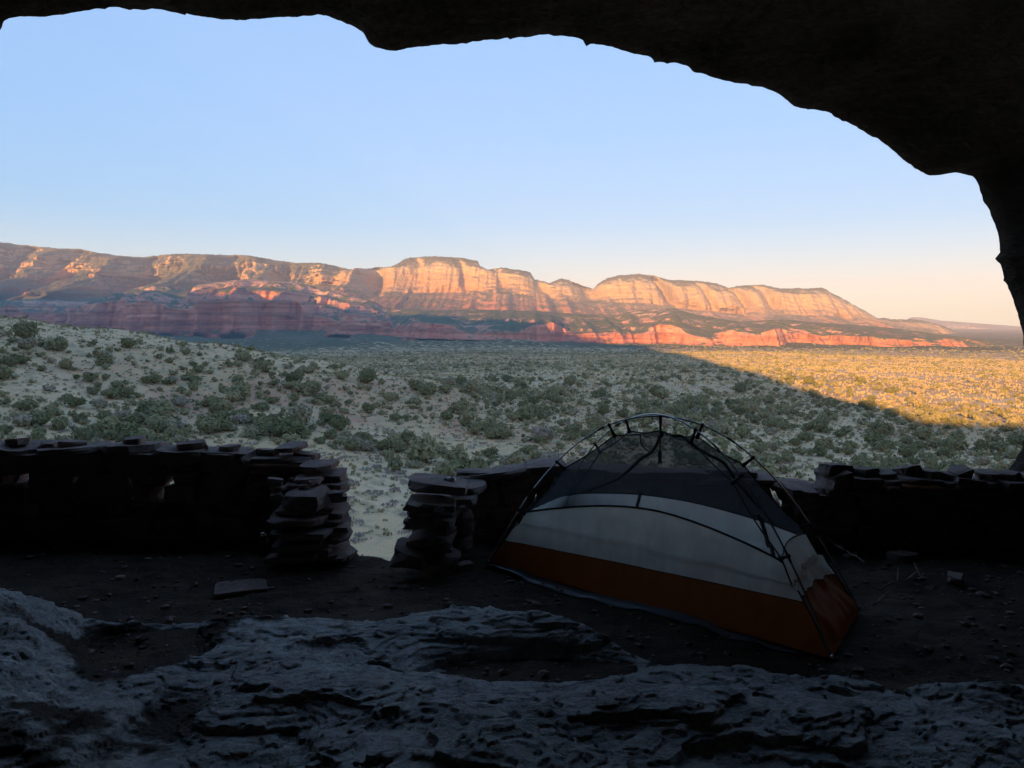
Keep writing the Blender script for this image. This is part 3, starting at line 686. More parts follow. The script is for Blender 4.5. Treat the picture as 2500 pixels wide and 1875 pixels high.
# dry grey bushes low in the wash and below the doorway
n = 420
r = g.uniform(84, 150, n); px = np.where(g.uniform(size=n) < .6, g.normal(980, 160, n), g.uniform(0, 2500, n)); t = np.arctan((px - CX) / FPX)
x, y = r * np.sin(t), r * np.cos(t); z = ground_z(x, y); s = g.uniform(.25, .75, n)
CV, CF, TI = [], [], []
C = np.repeat(np.stack([x, y, z], -1), 14, 0); N = g.normal(size=(len(C), 3)); N[:, 2] *= .3; N /= np.linalg.norm(N, axis=1)[:, None]
S = np.repeat(s, 14); C = C + g.normal(size=C.shape) * S[:, None] * np.array([.6, .6, .0]) + np.stack([0 * S, 0 * S, S * g.uniform(.05, .5, len(S))], -1)
v, f = cards(C, N, S * .28, g)
link('dry_bushes', mesh('dry_bushes', v, f, M_DRY, smooth=False, attrs={'tint': np.repeat(g.uniform(0, 1, len(C)), 4)}), kind='stuff', label='low dry grey bushes on the sandy wash')
# grass tufts and low weeds over the near slopes
n = 19000
r = np.sqrt(g.uniform(86 ** 2, 300 ** 2, n)); t = g.uniform(R(-44), R(44), n); x, y = r * np.sin(t), r * np.cos(t); z = ground_z(x, y); s = g.uniform(.16, .45, n) * (1 + .8 * (g.uniform(size=n) < .12))
C = np.repeat(np.stack([x, y, z], -1), 4, 0); S = np.repeat(s, 4); N = g.normal(size=(len(C), 3)); N[:, 2] *= .25; N /= np.linalg.norm(N, axis=1)[:, None]
C = C + g.normal(size=C.shape) * S[:, None] * np.array([.5, .5, 0]) + np.stack([0 * S, 0 * S, S * .35], -1)
v, f = cards(C, N, S * .5, g)
M_TUFT = mat_leaf('grass_tuft', (0.30, 0.275, 0.15), (0.47, 0.40, 0.25), 'tint')
link('grass_tufts', mesh('grass_tufts', v, f, M_TUFT, smooth=False, attrs={'tint': np.repeat(np.repeat(g.uniform(0, 1, n), 4), 4)}), kind='stuff', label='dry grass tufts and weeds on the slopes')
# tall pale grass on the open plain, thin enough to see only as texture
n = 32000
r = np.sqrt(g.uniform(280 ** 2, 1050 ** 2, n)); t = g.uniform(R(-37), R(37), n); x, y = r * np.sin(t), r * np.cos(t); z = ground_z(x, y); s = g.uniform(.4, .95, n)
C = np.repeat(np.stack([x, y, z], -1), 3, 0); S = np.repeat(s, 3); N = g.normal(size=(len(C), 3)); N[:, 2] *= .2; N /= np.linalg.norm(N, axis=1)[:, None]
C = C + g.normal(size=C.shape) * S[:, None] * np.array([1.2, 1.2, 0]) + np.stack([0 * S, 0 * S, S * .4], -1)
v, f = cards(C, N, S * .55, g)
M_GRASS = mat_leaf('plain_grass', (0.42, 0.34, 0.20), (0.55, 0.46, 0.28), 'tint')
link('plain_grass', mesh('plain_grass', v, f, M_GRASS, smooth=False, attrs={'tint': np.repeat(np.repeat(g.uniform(0, 1, n), 3), 4)}), kind='stuff', label='pale dry grass over the open plain')

# ------------------------------------------------------------------ dry stone walls
def stone_geo(w_, d_, h_, seed, n=(6, 4, 3), sharp=26.0):
    """angular slab: rounded box, cut by a few planes, roughened"""
    gg = np.random.default_rng(seed)
    key = {}; V = []; F = []
    def vid(i, j, k):
        if (i, j, k) not in key:
            key[(i, j, k)] = len(V); V.append((2 * i / n[0] - 1, 2 * j / n[1] - 1, 2 * k / n[2] - 1))
        return key[(i, j, k)]
    for i in range(n[0]):
        for j in range(n[1]):
            for k in (0, n[2]):
                q = [vid(i, j, k), vid(i + 1, j, k), vid(i + 1, j + 1, k), vid(i, j + 1, k)]; F.append(q if k else q[::-1])
    for i in range(n[0]):
        for k in range(n[2]):
            for j in (0, n[1]):
                q = [vid(i, j, k), vid(i + 1, j, k), vid(i + 1, j, k + 1), vid(i, j, k + 1)]; F.append(q[::-1] if j else q)
    for j in range(n[1]):
        for k in range(n[2]):
            for i in (0, n[0]):
                q = [vid(i, j, k), vid(i, j + 1, k), vid(i, j + 1, k + 1), vid(i, j, k + 1)]; F.append(q if i else q[::-1])
    V = np.array(V)
    V = V / ((np.abs(V) ** sharp).sum(1) ** (1 / sharp))[:, None] * 1.04
    for _ in range(8):                                  # broken corners
        an = gg.uniform(0, 6.28); nn = np.array([math.cos(an), math.sin(an), gg.uniform(-.3, .3)]); nn /= np.linalg.norm(nn)
        lim = gg.uniform(1.02, 1.36); e = V @ nn - lim
        V = V - np.clip(e, 0, None)[:, None] * nn
    V[:, 2] += 0.10 * V[:, 0] * gg.normal() + 0.10 * V[:, 1] * gg.normal()
    V = V * np.array([w_, d_, h_]) * .5
    o = gg.uniform(0, 50, 3)
    for a, f in ((0.026, 6.0), (0.016, 18.0)):
        for c in range(3): V[:, c] += a * (0.35 if c == 2 else 1) * min(1, h_ / .1) * noise(V[:, 0] * f + o[0] + c * 9, V[:, 1] * f + o[1], V[:, 2] * f * 1.5 + o[2])
    return V, F
NST = [0]
def stone(parent, cx, cy, cz, w_, d_, h_, rz=0.0, tilt=0.0, pitch=0.0):
    NST[0] += 1
    V, F = stone_geo(w_, d_, h_, 3000 + NST[0])
    me = bpy.data.meshes.new('stone'); me.from_pydata(V.tolist(), [], F); me.materials.append(M_STONE); me.update()
    o = link('stone', me, parent=parent); o.location = (cx - parent.location[0], cy - parent.location[1], cz - parent.location[2]); o.rotation_euler = (pitch, tilt, rz)
    return o
def pstone(parent, x0, x1, y0, y1, Y, dep, tilt=0.0, rz=0.0):
    """a stone whose front stands at depth Y and whose outline spans photo pixels x0..x1, y0..y1"""
    a = at_y(x0, y1, Y); b = at_y(x1, y0, Y + dep)
    w_ = (x1 - x0) / FPX * (Y + dep * .3) * 1.03; zt, zb = b[2], a[2]
    if zt - zb < 0.035: zt = zb + 0.035
    xm = 0.5 * (x0 + x1); cx = (xm - CX) / FPX * (Y + dep * .5)
    return stone(parent, cx, Y + dep / 2, (zt + zb) / 2, w_, dep, (zt - zb) * 1.06, rz, tilt)
gw = random.Random(5)
def courses(parent, path, ztop, thick, gap=0.08, zb=FLOOR - .03):
    """rough courses between the floor and the capstones along a plan path [(x, y)]; ztop(x)"""
    path = np.array(path, float); L = np.concatenate([[0], np.cumsum(np.linalg.norm(np.diff(path, axis=0), axis=1))])
    z = zb
    while True:
        h_ = gw.uniform(.085, .15); s = gw.uniform(-.2, 0)
        placed = 0
        while s < L[-1]:
            wd = gw.uniform(.17, .46); m = min(max(s + wd / 2, 0), L[-1])
            x = np.interp(m, L, path[:, 0]); y = np.interp(m, L, path[:, 1])
            i = min(max(np.searchsorted(L, m) - 1, 0), len(path) - 2); dx, dy = path[i + 1] - path[i]
            if z + h_ * .6 < ztop(x) and m + wd * .3 < L[-1] + .05:
                if True:
                    small = gw.random() < 2.2 * gap * sstep(-1.45, -1.2, z)     # a short stone leaves a chink of light
                    stone(parent, x + (gw.uniform(-.02, .02) if small else 0), y + gw.uniform(-.04, .04), z + h_ / 2, max(.09, wd - .13) if small else wd * gw.uniform(.96, 1.05), thick * gw.uniform(.85, 1.15), h_ * gw.uniform(.98, 1.10), math.atan2(dy, dx) + gw.uniform(-.1, .1), gw.uniform(-.05, .05))
                placed += 1
            s += wd
        z += h_
        if placed == 0 or z > -0.6: break

# wall from the cave side to the doorway, its end turning in as a jamb
wl_ = empty('stone_wall', (-3.2, 5.75, FLOOR), 'low dry stacked slab wall with flat capstones ending at the doorway jamb', 'stone wall')
capl = [(-160, -62, 1082, 1138), (-62, 95, 1078, 1136), (98, 254, 1080, 1114), (262, 382, 1075, 1131), (387, 500, 1085, 1134), (500, 588, 1092, 1124), (574, 624, 1103, 1146), (624, 757, 1104, 1133), (682, 736, 1097, 1106), (622, 752, 1132, 1156), (736, 812, 1122, 1153)]
for k, (a, b, c, d) in enumerate(capl):
    pstone(wl_, a, b, c, d, 5.55 if k < 10 else 5.35, 0.34, tilt={6: -.45, 2: -.05, 3: .04}.get(k, gw.uniform(-.03, .03)), rz=gw.uniform(-.1, .1))
pstone(wl_, -90, 60, 1128, 1190, 5.72, .3); pstone(wl_, 600, 720, 1150, 1195, 5.75, .3); pstone(wl_, 500, 640, 1140, 1200, 5.72, .3); pstone(wl_, 520, 700, 1185, 1245, 5.72, .3); pstone(wl_, 100, 222, 1110, 1140, 5.6, .28); pstone(wl_, 500, 612, 1122, 1150, 5.6, .26); pstone(wl_, 268, 330, 1128, 1150, 5.62, .26); pstone(wl_, 395, 490, 1132, 1152, 5.6, .25)
wall_top_l = lambda x: at_y(0, 1112, 5.6)[2] + (0 if x < -1.95 else -.08)
for px_, py_ in ((40, 1080), (176, 1082), (330, 1076), (470, 1088), (560, 1094), (655, 1104), (745, 1112), (120, 1084)):
    q_ = at_y(px_, py_, 5.72); stone(wl_, q_[0], 5.72, q_[2] + .0, gw.uniform(.10, .20), gw.uniform(.10, .18), gw.uniform(.035, .06), gw.uniform(-.6, .6), gw.uniform(-.15, .15))
courses(wl_, [(-5.4, 5.75), (-3.0, 5.72), (-1.42, 5.76)], wall_top_l, .30, .15)
for (a, b, c, d, Y, dep) in [(781, 838, 1150, 1174, 5.40, .30), (700, 783, 1150, 1184, 5.45, .32), (716, 782, 1160, 1184, 5.22, .24), (782, 838, 1175, 1196, 5.32, .28), (700, 790, 1184, 1200, 5.35, .30), (693, 790, 1188, 1246, 4.98, .30), (788, 834, 1196, 1214, 5.30, .26), (798, 832, 1213, 1228, 5.22, .22), (720, 800, 1205, 1240, 5.30, .3),
                              (672, 780, 1230, 1262, 5.0, .30), (770, 842, 1231, 1266, 5.12, .34), (654, 786, 1246, 1286, 4.90, .30), (776, 838, 1262, 1284, 5.05, .30), (660, 800, 1282, 1318, 4.88, .30), (786, 846, 1272, 1302, 5.02, .32), (666, 780, 1314, 1346, 4.86, .30), (774, 846, 1300, 1328, 4.98, .30), (652, 772, 1342, 1374, 4.84, .30), (768, 838, 1324, 1372, 4.92, .34), (806, 858, 1340, 1372, 5.0, .28),
                              (690, 790, 1250, 1300, 5.3, .35), (690, 800, 1300, 1345, 5.25, .4), (690, 790, 1205, 1250, 5.4, .3)]:
    pstone(wl_, a, b, c, d, Y, dep, gw.uniform(-.06, .06), gw.uniform(-.16, .16))
for _ in range(26):                                     # chinking stones in the jamb
    px_, py_ = gw.uniform(665, 835), gw.uniform(1170, 1365); q_ = at_y(px_, py_, 4.92 + (1365 - py_) * .0016)
    stone(wl_, q_[0], q_[1], q_[2], gw.uniform(.05, .12), gw.uniform(.06, .12), gw.uniform(.02, .045), gw.uniform(-.5, .5), gw.uniform(-.2, .2))

# pillar beside the doorway and the wall that runs on behind the tent
wr_ = empty('stone_wall', (0.2, 5.7, FLOOR), 'dry stone doorway pillar and sloping slab wall running on behind the tent', 'stone wall')
for k, (a, b, c, d, Y, dep) in enumerate([(1000, 1135, 1158, 1206, 4.95, .38), (1108, 1182, 1168, 1204, 5.25, .34), (994, 1110, 1208, 1248, 4.84, .30), (1100, 1165, 1196, 1232, 5.1, .3), (1006, 1082, 1242, 1264, 4.86, .26), (1060, 1114, 1240, 1270, 4.95, .30), (988, 1106, 1254, 1292, 4.84, .30), (998, 1106, 1288, 1332, 4.84, .32), (1000, 1122, 1328, 1382, 4.80, .34), (961, 1036, 1322, 1386, 4.74, .26), (1106, 1150, 1232, 1300, 5.15, .3), (1100, 1144, 1290, 1345, 5.1, .3), (1010, 1110, 1205, 1260, 5.15, .3), (1010, 1115, 1255, 1340, 5.15, .3)]):
    pstone(wr_, a, b, c, d, Y, dep, .10 if k == 0 else gw.uniform(-.07, .07), gw.uniform(-.18, .18))
for k, (a, b, c, d, tl) in enumerate([(1122, 1165, 1150, 1178, 0), (1150, 1296, 1136, 1172, -.13), (1288, 1384, 1120, 1166, -.08), (1384, 1480, 1128, 1172, .05), (1480, 1600, 1134, 1176, 0), (1600, 1700, 1146, 1184, .06), (1700, 1800, 1152, 1188, -.05), (1800, 1896, 1150, 1186, .03), (1886, 1996, 1180, 1202, .0)]):
    pstone(wr_, a, b, c, d, 5.55, .34, tl, gw.uniform(-.1, .1))
pstone(wr_, 1150, 1215, 1166, 1192, 5.6, .26); pstone(wr_, 1232, 1300, 1170, 1192, 5.6, .26)
courses(wr_, [(-.30, 5.72), (0.8, 5.75), (2.15, 5.72)], lambda x: at_y(0, 1168, 5.6)[2] - .06 * (x > 1.9), .28, .16)

for _ in range(16):
    px_, py_ = gw.uniform(1000, 1105), gw.uniform(1235, 1370); q_ = at_y(px_, py_, 4.86)
    stone(wr_, q_[0], q_[1], q_[2], gw.uniform(.05, .12), gw.uniform(.06, .12), gw.uniform(.02, .05), gw.uniform(-.5, .5), gw.uniform(-.2, .2))

# wall that closes the cave mouth on the far side of the tent
wx_ = empty('stone_wall', (3.0, 5.6, FLOOR), 'low rough boulder wall meeting the curved cave side beyond the tent', 'stone wall')
for k, (a, b, c, d) in enumerate([(2012, 2066, 1140, 1192), (2064, 2136, 1148, 1192), (2134, 2186, 1158, 1188), (2180, 2290, 1148, 1184), (2284, 2318, 1160, 1190), (2314, 2382, 1150, 1188), (2376, 2432, 1160, 1194), (2426, 2506, 1158, 1196), (2496, 2590, 1150, 1205)]):
    pstone(wx_, a, b, c, d, 5.35, .34, {3: .10, 5: .14, 0: -.1}.get(k, gw.uniform(-.06, .06)), gw.uniform(-.2, .2))
for (a, b, c, d) in [(2014, 2060, 1186, 1206), (2066, 2135, 1188, 1212), (2142, 2180, 1186, 1210), (2200, 2290, 1184, 1206), (2300, 2370, 1186, 1210), (2380, 2450, 1192, 1216), (2450, 2540, 1194, 1220), (1960, 2016, 1200, 1222)]:
    pstone(wx_, a, b, c, d, 5.4, .28)
pstone(wx_, 2310, 2420, 1200, 1262, 5.45, .28); pstone(wx_, 2410, 2540, 1205, 1265, 5.45, .28)
for px_, py_ in ((2040, 1144), (2110, 1150), (2160, 1160), (2215, 1150), (2262, 1156), (2300, 1162), (2345, 1152), (2405, 1162), (2465, 1160)):
    q_ = at_y(px_, py_, 5.5); stone(wx_, q_[0], 5.5, q_[2] - .01, gw.uniform(.12, .22), gw.uniform(.12, .2), gw.uniform(.05, .10), gw.uniform(-.6, .6), gw.uniform(-.2, .2))
courses(wx_, [(2.08, 5.58), (3.0, 5.55), (4.5, 5.5)], lambda x: at_y(0, 1190, 5.4)[2], .28, .15)

# ------------------------------------------------------------------ tent
M_PALE = mat_fabric('pale_ripstop', (0.95, 0.90, 0.78), 0.70)
M_ORANGE = mat_fabric('orange_nylon', (0.62, 0.16, 0.035), 0.30)
M_MESH = mat_mesh('dark_mesh', (0.08, 0.088, 0.098), 0.46)
M_TAPE = mat_plain('black_webbing', (0.012, 0.012, 0.013), 0.7)
M_POLE = mat_plain('grey_alloy_pole', (0.42, 0.42, 0.42), 0.28, 0.9, 0.5, .1)
M_SHEET = mat_plain('silver_grey_groundsheet', (0.16, 0.17, 0.19), 0.35, 0.0, 0.5)
M_STEEL = mat_plain('polished_steel', (0.75, 0.75, 0.74), 0.15, 1.0, 0.5, .05)

LF, RF, RR = at_z(1193, 1378, FLOOR), at_z(2031, 1614, FLOOR), at_z(2098, 1494, FLOOR)
wv = (RR - RF); wv[2] = 0
LRr = LF + wv
ctr = (LF + RF + RR + LRr) / 4
APX = at_y(1615, 1021, ctr[1]); APX[0] = (1615 - CX) / FPX * ctr[1]
HT = APX[2] - FLOOR
tent = empty('tent', (ctr[0], ctr[1], FLOOR), 'small dome tent with dark mesh top, pale walls and orange base', 'tent')
T0 = np.array([ctr[0], ctr[1], FLOOR])
def prof(a): return 1 - (1 - a) ** 2.15
def pole_pt(F, a):
    a = np.asarray(a, float)[..., None]; P = F * (1 - a) + APX * a
    P[..., 2] = FLOOR + 0.01 + HT * prof(a[..., 0]); return P
CLIPS = {'LF': (.19, .42, .72), 'RF': (.22, .48, .76), 'RR': (.24, .52, .78), 'LR': (.22, .48, .74)}
CORN = {'LF': LF, 'RF': RF, 'RR': RR, 'LR': LRr}
def seam_pt(k, a):
    a = np.asarray(a, float); P = pole_pt(CORN[k], a)
    pin = np.array([0.0, *CLIPS[k], 1.0])
    i = np.clip(np.searchsorted(pin, a) - 1, 0, len(pin) - 2); u = (a - pin[i]) / (pin[i + 1] - pin[i])
    off = np.interp(a, [0, .12, .3, .6, .85, 1.0], [0.0, .035, .06, .075, .085, .085]) + 0.028 * np.sin(np.pi * u) * (a > .15)
    inn = np.stack([ctr[0] - P[..., 0], ctr[1] - P[..., 1], 0 * a], -1); l = np.linalg.norm(inn, axis=-1)[..., None]
    dirn = inn / np.maximum(l, .12) * np.interp(a, [0, .5, 1], [.9, .75, 0])[..., None]; dirn[..., 2] = -np.interp(a, [0, .3, 1], [.15, .5, 1])
    return P + dirn * off[..., None]
PAN = {'front': ('LF', 'RF'), 'end': ('RF', 'RR'), 'back': ('RR', 'LR'), 'foot': ('LR', 'LF')}
def panel_pt(pan, s, t):
    A, Bk = PAN[pan]; a = seam_pt(A, t); b = seam_pt(Bk, t); s_ = np.asarray(s, float)[..., None]
    P = a * (1 - s_) + b * s_
    long_ = pan in ('front', 'back')
    c = (CORN[A] + CORN[Bk]) / 2; inn = np.array([ctr[0] - c[0], ctr[1] - c[1], 0]); inn /= np.linalg.norm(inn)
    sag = (0.055 if long_ else 0.03) * np.sin(np.pi * s) * np.sin(np.pi * np.clip(t, 0, 1)) ** .8
    P = P + inn * sag[..., None]
    # pleats where the cloth is pulled to the corners
    if not long_:
        P = P + inn * ((0.006 * fbm(s * 17, t * 2.2, oct=2, seed=79) + .0035 * np.sin(s * 70 + 4 * fbm(s * 4, t * 3, seed=80))) * (1 - sstep(.17, .26, t)) * sstep(0.09, .13, t))[..., None]
        P = P + inn * (0.05 * fbm(s * 3.4, t * 9, oct=3, seed=77) * sstep(0, .03, t) * (1 - sstep(.1, .2, t)))[..., None]
    else:
        P = P + inn * (0.0035 * np.sin((s * 60 + t * 40)) * np.exp(-(s / .22) ** 2) * (1 - sstep(.2, .34, t)))[..., None] + inn * (0.012 * fbm(s * 5, t * 10, oct=3, seed=78) * sstep(0, .05, t) * (1 - sstep(.25, .35, t)))[..., None]
    return P
def t1(pan, s): return {'front': .080 + .032 * s, 'end': .112 - .02 * s + .012 * np.sin(np.pi * s), 'back': .09 + 0 * s, 'foot': .085 + 0 * s}[pan]
def t2(pan, s): return {'front': .195 + .012 * s + .098 * np.sin(np.pi * s) ** .85, 'end': .215 + .005 * s + .012 * np.sin(np.pi * s), 'back': .20 + .085 * np.sin(np.pi * s) ** .85, 'foot': .20 + .02 * np.sin(np.pi * s)}[pan]
def band(name, pan, lo, hi, mat, nt_=20, ns=64):
    s = np.linspace(0, 1, ns)[None]; u = np.linspace(0, 1, nt_)[:, None]
    t = lo(s) * (1 - u) + hi(s) * u; S = np.broadcast_to(s, t.shape)
    V = panel_pt(pan, S, t) - T0
    return link(name, mesh(name, V, grid_faces(nt_, ns), mat), parent=tent)
for pan in PAN:
    zero = lambda s: 0 * s
    band('base_panel', pan, zero, lambda s: t1(pan, s), M_ORANGE)['label'] = 'orange waterproof base panel'
    band('wall_panel', pan, lambda s: t1(pan, s), lambda s: t2(pan, s), M_PALE)['label'] = 'pale cloth wall panel'
    band('mesh_panel', pan, lambda s: t2(pan, s), lambda s: 1 + 0 * s, M_MESH, 36)['label'] = 'dark see-through mesh panel'
    sarr = np.linspace(0, 1, 80)
    for nm, fn, rd in (('seam_tape', t2, .0062 if pan in ('front', 'back') else .004), ('seam_tape', t1, .0022)):
        tube(nm, panel_pt(pan, sarr, fn(pan, sarr)) - T0, rd, M_TAPE, 6, parent=tent)
# tent floor
q = np.array([LF, RF, RR, LRr]) - T0; q[:, 2] = .012
V = np.array([[(q[0] * (1 - a) + q[1] * a) * (1 - b) + (q[3] * (1 - a) + q[2] * a) * b for a in np.linspace(0, 1, 12)] for b in np.linspace(0, 1, 6)])
V[..., 2] += .01 * fbm(V[..., 0] * 4, V[..., 1] * 4, oct=2, seed=9)
link('tent_floor', mesh('tent_floor', V, grid_faces(6, 12), M_ORANGE), parent=tent)
# seam along each pole line, poles, clips
a_ = np.linspace(0, 1, 60)
for k in CORN: tube('edge_binding', seam_pt(k, a_) - T0, .0042, M_TAPE, 6, parent=tent)
def clip(k, a):
    p, s = pole_pt(CORN[k], np.array(a)), seam_pt(k, np.array(a))
    d = s - p; L = np.linalg.norm(d)
    c = tube('clip', np.array([p - d / L * .008, p + d * .25, p + d * .6, s + d / L * .012]) - T0, [.012, .008, .009, .015], M_TAPE, 6, parent=tent)
    hk = np.linspace(0, 2 * np.pi, 10); tang = pole_pt(CORN[k], np.array(a + .01)) - p; tang /= np.linalg.norm(tang)
    u = d / L; v = np.cross(tang, u); v /= np.linalg.norm(v)
    tube('hook', np.array([p + .011 * (np.cos(h) * u + np.sin(h) * v) for h in hk]) - T0, .0035, M_TAPE, 5, parent=c)
for k, al in CLIPS.items():
    for a in al: clip(k, a)
for (f, b_, dz) in (('LF', 'RR', 0.0), ('LR', 'RF', 0.011)):
    P = np.vstack([pole_pt(CORN[f], np.linspace(0, 1, 50)), pole_pt(CORN[b_], np.linspace(1, 0, 50))[1:]])
    P[:, 2] += dz * np.exp(-(np.arange(len(P)) - 49) ** 2 / 60.0)
    pl = tube('pole', P - T0, .0050, M_POLE, 8, parent=tent)
    for i in (12, 32, 66, 86): tube('ferrule', (P[i:i + 3] - T0), .0060, M_TAPE, 8, parent=pl)
    for e in (0, -1): tube('pole_tip', np.array([P[e] + [0, 0, .02], P[e] - [0, 0, .004]]) - T0, .007, M_STEEL, 8, parent=pl)
top = APX + [0, 0, .018]
tube('hub_strap', np.array([top, APX, seam_pt('LF', np.array(1.0))]) - T0, [.009, .010, .006], M_TAPE, 6, parent=tent)
# hanging pocket tag under the peak, zip tapes on the far panel
pk = seam_pt('LF', np.array(1.0))
hg = tube('hanging_cord', np.array([pk, pk - [0, 0, .09], pk - [0, 0, .13]]) - T0, .004, M_TAPE, 6, parent=tent)
tube('loop_tag', np.array([pk - [0, 0, .125], pk - [0, 0, .20]]) - T0, .013, M_TAPE, 4, parent=hg)
def tape(pan, pts, rd):
    pts = np.array(pts); u = np.linspace(0, 1, 40); k = np.linspace(0, 1, len(pts))
    tube('zip_tape', panel_pt(pan, np.interp(u, k, pts[:, 0]), np.interp(u, k, pts[:, 1])) - T0, rd, M_TAPE, 6, parent=tent)
tape('back', [(.95, .22), (.80, .34), (.62, .55), (.50, .80), (.42, .97)], .011)
tape('back', [(.62, .55), (.72, .62), (.80, .72)], .005)
tape('back', [(.66, .02), (.66, .15), (.655, .29)], .011)
tape('back', [(.17, .10), (.15, .18), (.14, .27)], .013)
tape('back', [(.10, .30), (.12, .55), (.25, .85)], .010)
# groundsheet under the tent
def off_corner(c, o): d = c[:2] - ctr[:2]; return np.array([*(c[:2] + d / np.linalg.norm(d) * o), 0])
out = (LF + RF) / 2 - ctr; out[2] = 0; out /= np.linalg.norm(out)
gs = [LF + out * .10 + (LF - RF) * -.015, RF + out * .03 + (LF - RF) * .06, RR, LRr]
V = np.array([[(gs[0] * (1 - a) + gs[1] * a) * (1 - b) + (gs[3] * (1 - a) + gs[2] * a) * b for a in np.linspace(0, 1, 40)] for b in np.linspace(0, 1, 16)])
V[0] += out * (.045 * np.sin(np.linspace(0, np.pi, 40)))[:, None]
V[..., 2] = np.maximum(floor_z(V[..., 0], V[..., 1]), FLOOR - .02) + .006 + .007 * np.abs(fbm(V[..., 0] * 7, V[..., 1] * 7, oct=3, seed=15))
V[0, :7, 2] += .02
gso = link('groundsheet', mesh('groundsheet', V - T0, grid_faces(16, 40), M_SHEET), label='silver grey groundsheet edge showing under the orange tent', cat='groundsheet', loc=T0)
md = gso.modifiers.new('thickness', 'SOLIDIFY'); md.thickness = .002

# ------------------------------------------------------------------ small things
def lathe(name, prof_, mat, n=24, **kw):
    an = np.linspace(0, 2 * np.pi, n, endpoint=False); p = np.array(prof_, float)
    V = np.stack([p[:, 0][:, None] * np.cos(an), p[:, 0][:, None] * np.sin(an), np.repeat(p[:, 1][:, None], n, 1)], -1)
    return link(name, mesh(name, V, grid_faces(len(p), n, True), mat), **kw)
M_BOTTLE = mat_plain('dark_bottle', (0.02, 0.022, 0.025), 0.35)
M_WHITE = mat_plain('white_plastic', (0.78, 0.78, 0.80), 0.4, var=.1)
M_CAP = mat_plain('grey_cap', (0.22, 0.22, 0.24), 0.5)
p = at_z(643, 1352, FLOOR)
bt = empty('bottle', (p[0], p[1], floor_z(p[0], p[1]) + .0), 'small dark bottle with shiny lid standing at the foot of the jamb', 'bottle')
lathe('body', [(0, 0), (.030, 0), (.033, .006), (.033, .10), (.028, .115), (.020, .122), (.0, .122)], M_BOTTLE, parent=bt)
lathe('lid', [(0, .120), (.021, .120), (.022, .124), (.022, .140), (.016, .149), (0, .151)], M_STEEL, parent=bt)
p = at_y(1102, 1181, 5.12)
cn = empty('canister', (p[0], p[1], p[2] + .022), 'little white canister with upturned tab lying on the pillar slab', 'canister')
cn.rotation_euler = (R(90), 0, R(72)); cn.scale = (1.25, 1.25, 1.25)
lathe('body', [(0, -.03), (.014, -.03), (.0155, -.026), (.0155, .022), (.0, .022)], M_WHITE, 18, parent=cn)
lathe('cap', [(0, -.040), (.0145, -.040), (.0165, -.037), (.0165, -.026), (0, -.026)], M_CAP, 18, parent=cn)
tube('tab', [(0.0, .014, .005), (.002, .032, .008), (.004, .046, .012)], [.007, .006, .004], M_WHITE, 6, parent=cn)
# loose rocks on the dirt
def loose(px, py, w_, h_, label, rz=0.3):
    p = at_z(px, py, FLOOR); V, F = stone_geo(w_, w_ * .7, h_, 7000 + px)
    me = bpy.data.meshes.new('rock'); me.from_pydata(V.tolist(), [], F); me.materials.append(M_STONE); me.update()
    o = link('rock', me, label=label, cat='rock', loc=(p[0], p[1], float(floor_z(p[0], p[1])) + h_ * .36)); o.rotation_euler = (0, 0, rz)
loose(590, 1432, .30, .022, 'flat thin slab lying on open dirt before the slickrock')
loose(1133, 1392, .11, .05, 'small rock between the pillar and the tent corner', .8)
loose(795, 1364, .14, .022, 'narrow pale stone sliver at the foot of the doorway jamb', -.35)
loose(1118, 1358, .07, .035, 'fist sized rock against the doorway pillar foot', 1.2)
loose(2205, 1372, .16, .05, 'flat broken rock lying among dry twigs', .2)
loose(2330, 1420, .12, .04, 'lone small rock on the dirt past the twigs', .9)
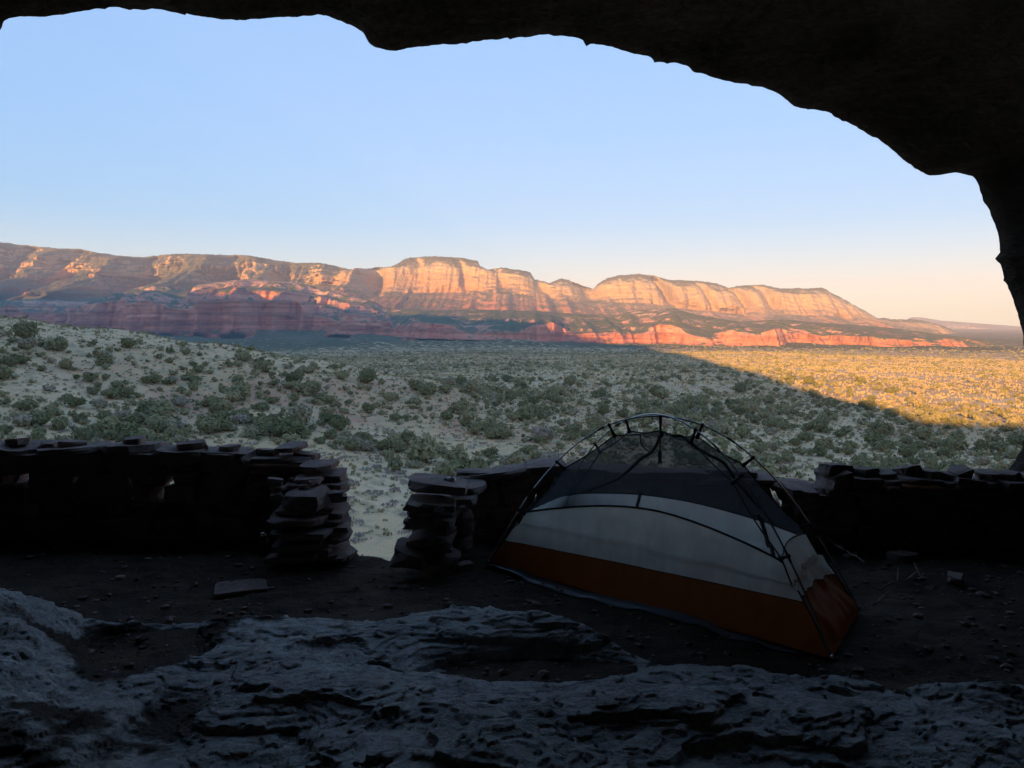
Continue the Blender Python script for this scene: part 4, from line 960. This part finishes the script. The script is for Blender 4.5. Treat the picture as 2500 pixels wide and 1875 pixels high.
# gravel and clods on the dirt
n = 1700
gpx_, gy_ = g.uniform(-150, 2650, n), g.uniform(3.2, 5.6, n); gx_ = (gpx_ - CX) / FPX * gy_; gz_ = floor_z(gx_, gy_)
sz = np.clip(g.lognormal(math.log(.008), .6, n), .003, .028); pv_, pf_ = ICO1
q = pv_[None] * g.uniform(.6, 1.3, (n, len(pv_), 1)) * (sz[:, None] * np.array([1.2, 1.0, .6]))[:, None, :] + np.stack([gx_, gy_, gz_ + sz * .25], -1)[:, None]
link('gravel', mesh('gravel', q, (pf_[None] + (np.arange(n) * len(pv_))[:, None, None]).reshape(-1, 3), M_STONE, smooth=False), kind='stuff', label='gravel and clods strewn over the cave dirt')
M_TWIG = mat_plain('bleached_twig', (0.42, 0.38, 0.33), 0.8)
def twig(px, py, l, an, seed, label):
    gg = np.random.default_rng(seed); p = at_z(px, py, FLOOR); o = empty('twig', (p[0], p[1], float(floor_z(p[0], p[1])) + .012), label, 'twig', None)
    t = np.linspace(0, 1, 8)[:, None]; P = np.hstack([l * t * math.cos(an), l * t * math.sin(an), .03 + .05 * t * gg.uniform(.2, 1.5)]) + gg.normal(size=(8, 3)) * l * .025
    tube('stem', P, np.linspace(.006, .003, 8), M_TWIG, 5, parent=o)
    for k in (2, 4, 5):
        a2 = an + gg.choice([-1, 1]) * gg.uniform(.5, 1.0); tt_ = np.linspace(0, 1, 5)[:, None]
        tube('branch', P[k] + np.hstack([l * .45 * tt_ * math.cos(a2), l * .45 * tt_ * math.sin(a2), .06 * tt_ * gg.uniform(-.3, 1)]), np.linspace(.004, .0015, 5), M_TWIG, 5, parent=o)
twig(2110, 1385, .28, 1.9, 1, 'pale forked twig on the dirt close beside the tent end')
twig(2150, 1440, .42, .35, 2, 'long bleached branch lying past the forked twig')
twig(2190, 1365, .30, .9, 3, 'upright leaning dry twig near the foot of the boulder wall')
twig(2130, 1500, .12, .3, 4, 'short white twig by the orange tent corner')
twig(640, 1772, .07, 1.2, 5, 'tiny bent white twig lying on the slickrock')

# ------------------------------------------------------------------ haze
def box_mesh(name, lo, hi):
    V = [(x, y, z) for x in (lo[0], hi[0]) for y in (lo[1], hi[1]) for z in (lo[2], hi[2])]
    me = bpy.data.meshes.new(name); me.from_pydata(V, [], [(0, 1, 3, 2), (4, 6, 7, 5), (0, 4, 5, 1), (2, 3, 7, 6), (0, 2, 6, 4), (1, 5, 7, 3)]); return me
hz = box_mesh('haze', (-17000, -17000, -260), (17000, 17000, 900))
mh = bpy.data.materials.new('haze_air'); mh.use_nodes = True; nt = mh.node_tree; nt.nodes.clear()
mo = nt.nodes.new('ShaderNodeOutputMaterial'); pv = nt.nodes.new('ShaderNodeVolumePrincipled')
pv.inputs['Color'].default_value = (0.86, 0.91, 1.0, 1); pv.inputs['Density'].default_value = 8.5e-5; pv.inputs['Anisotropy'].default_value = 0.0
nt.links.new(pv.outputs[0], mo.inputs[1]); hz.materials.append(mh)
link('haze', hz, kind='stuff', label='thin evening haze over the valley')
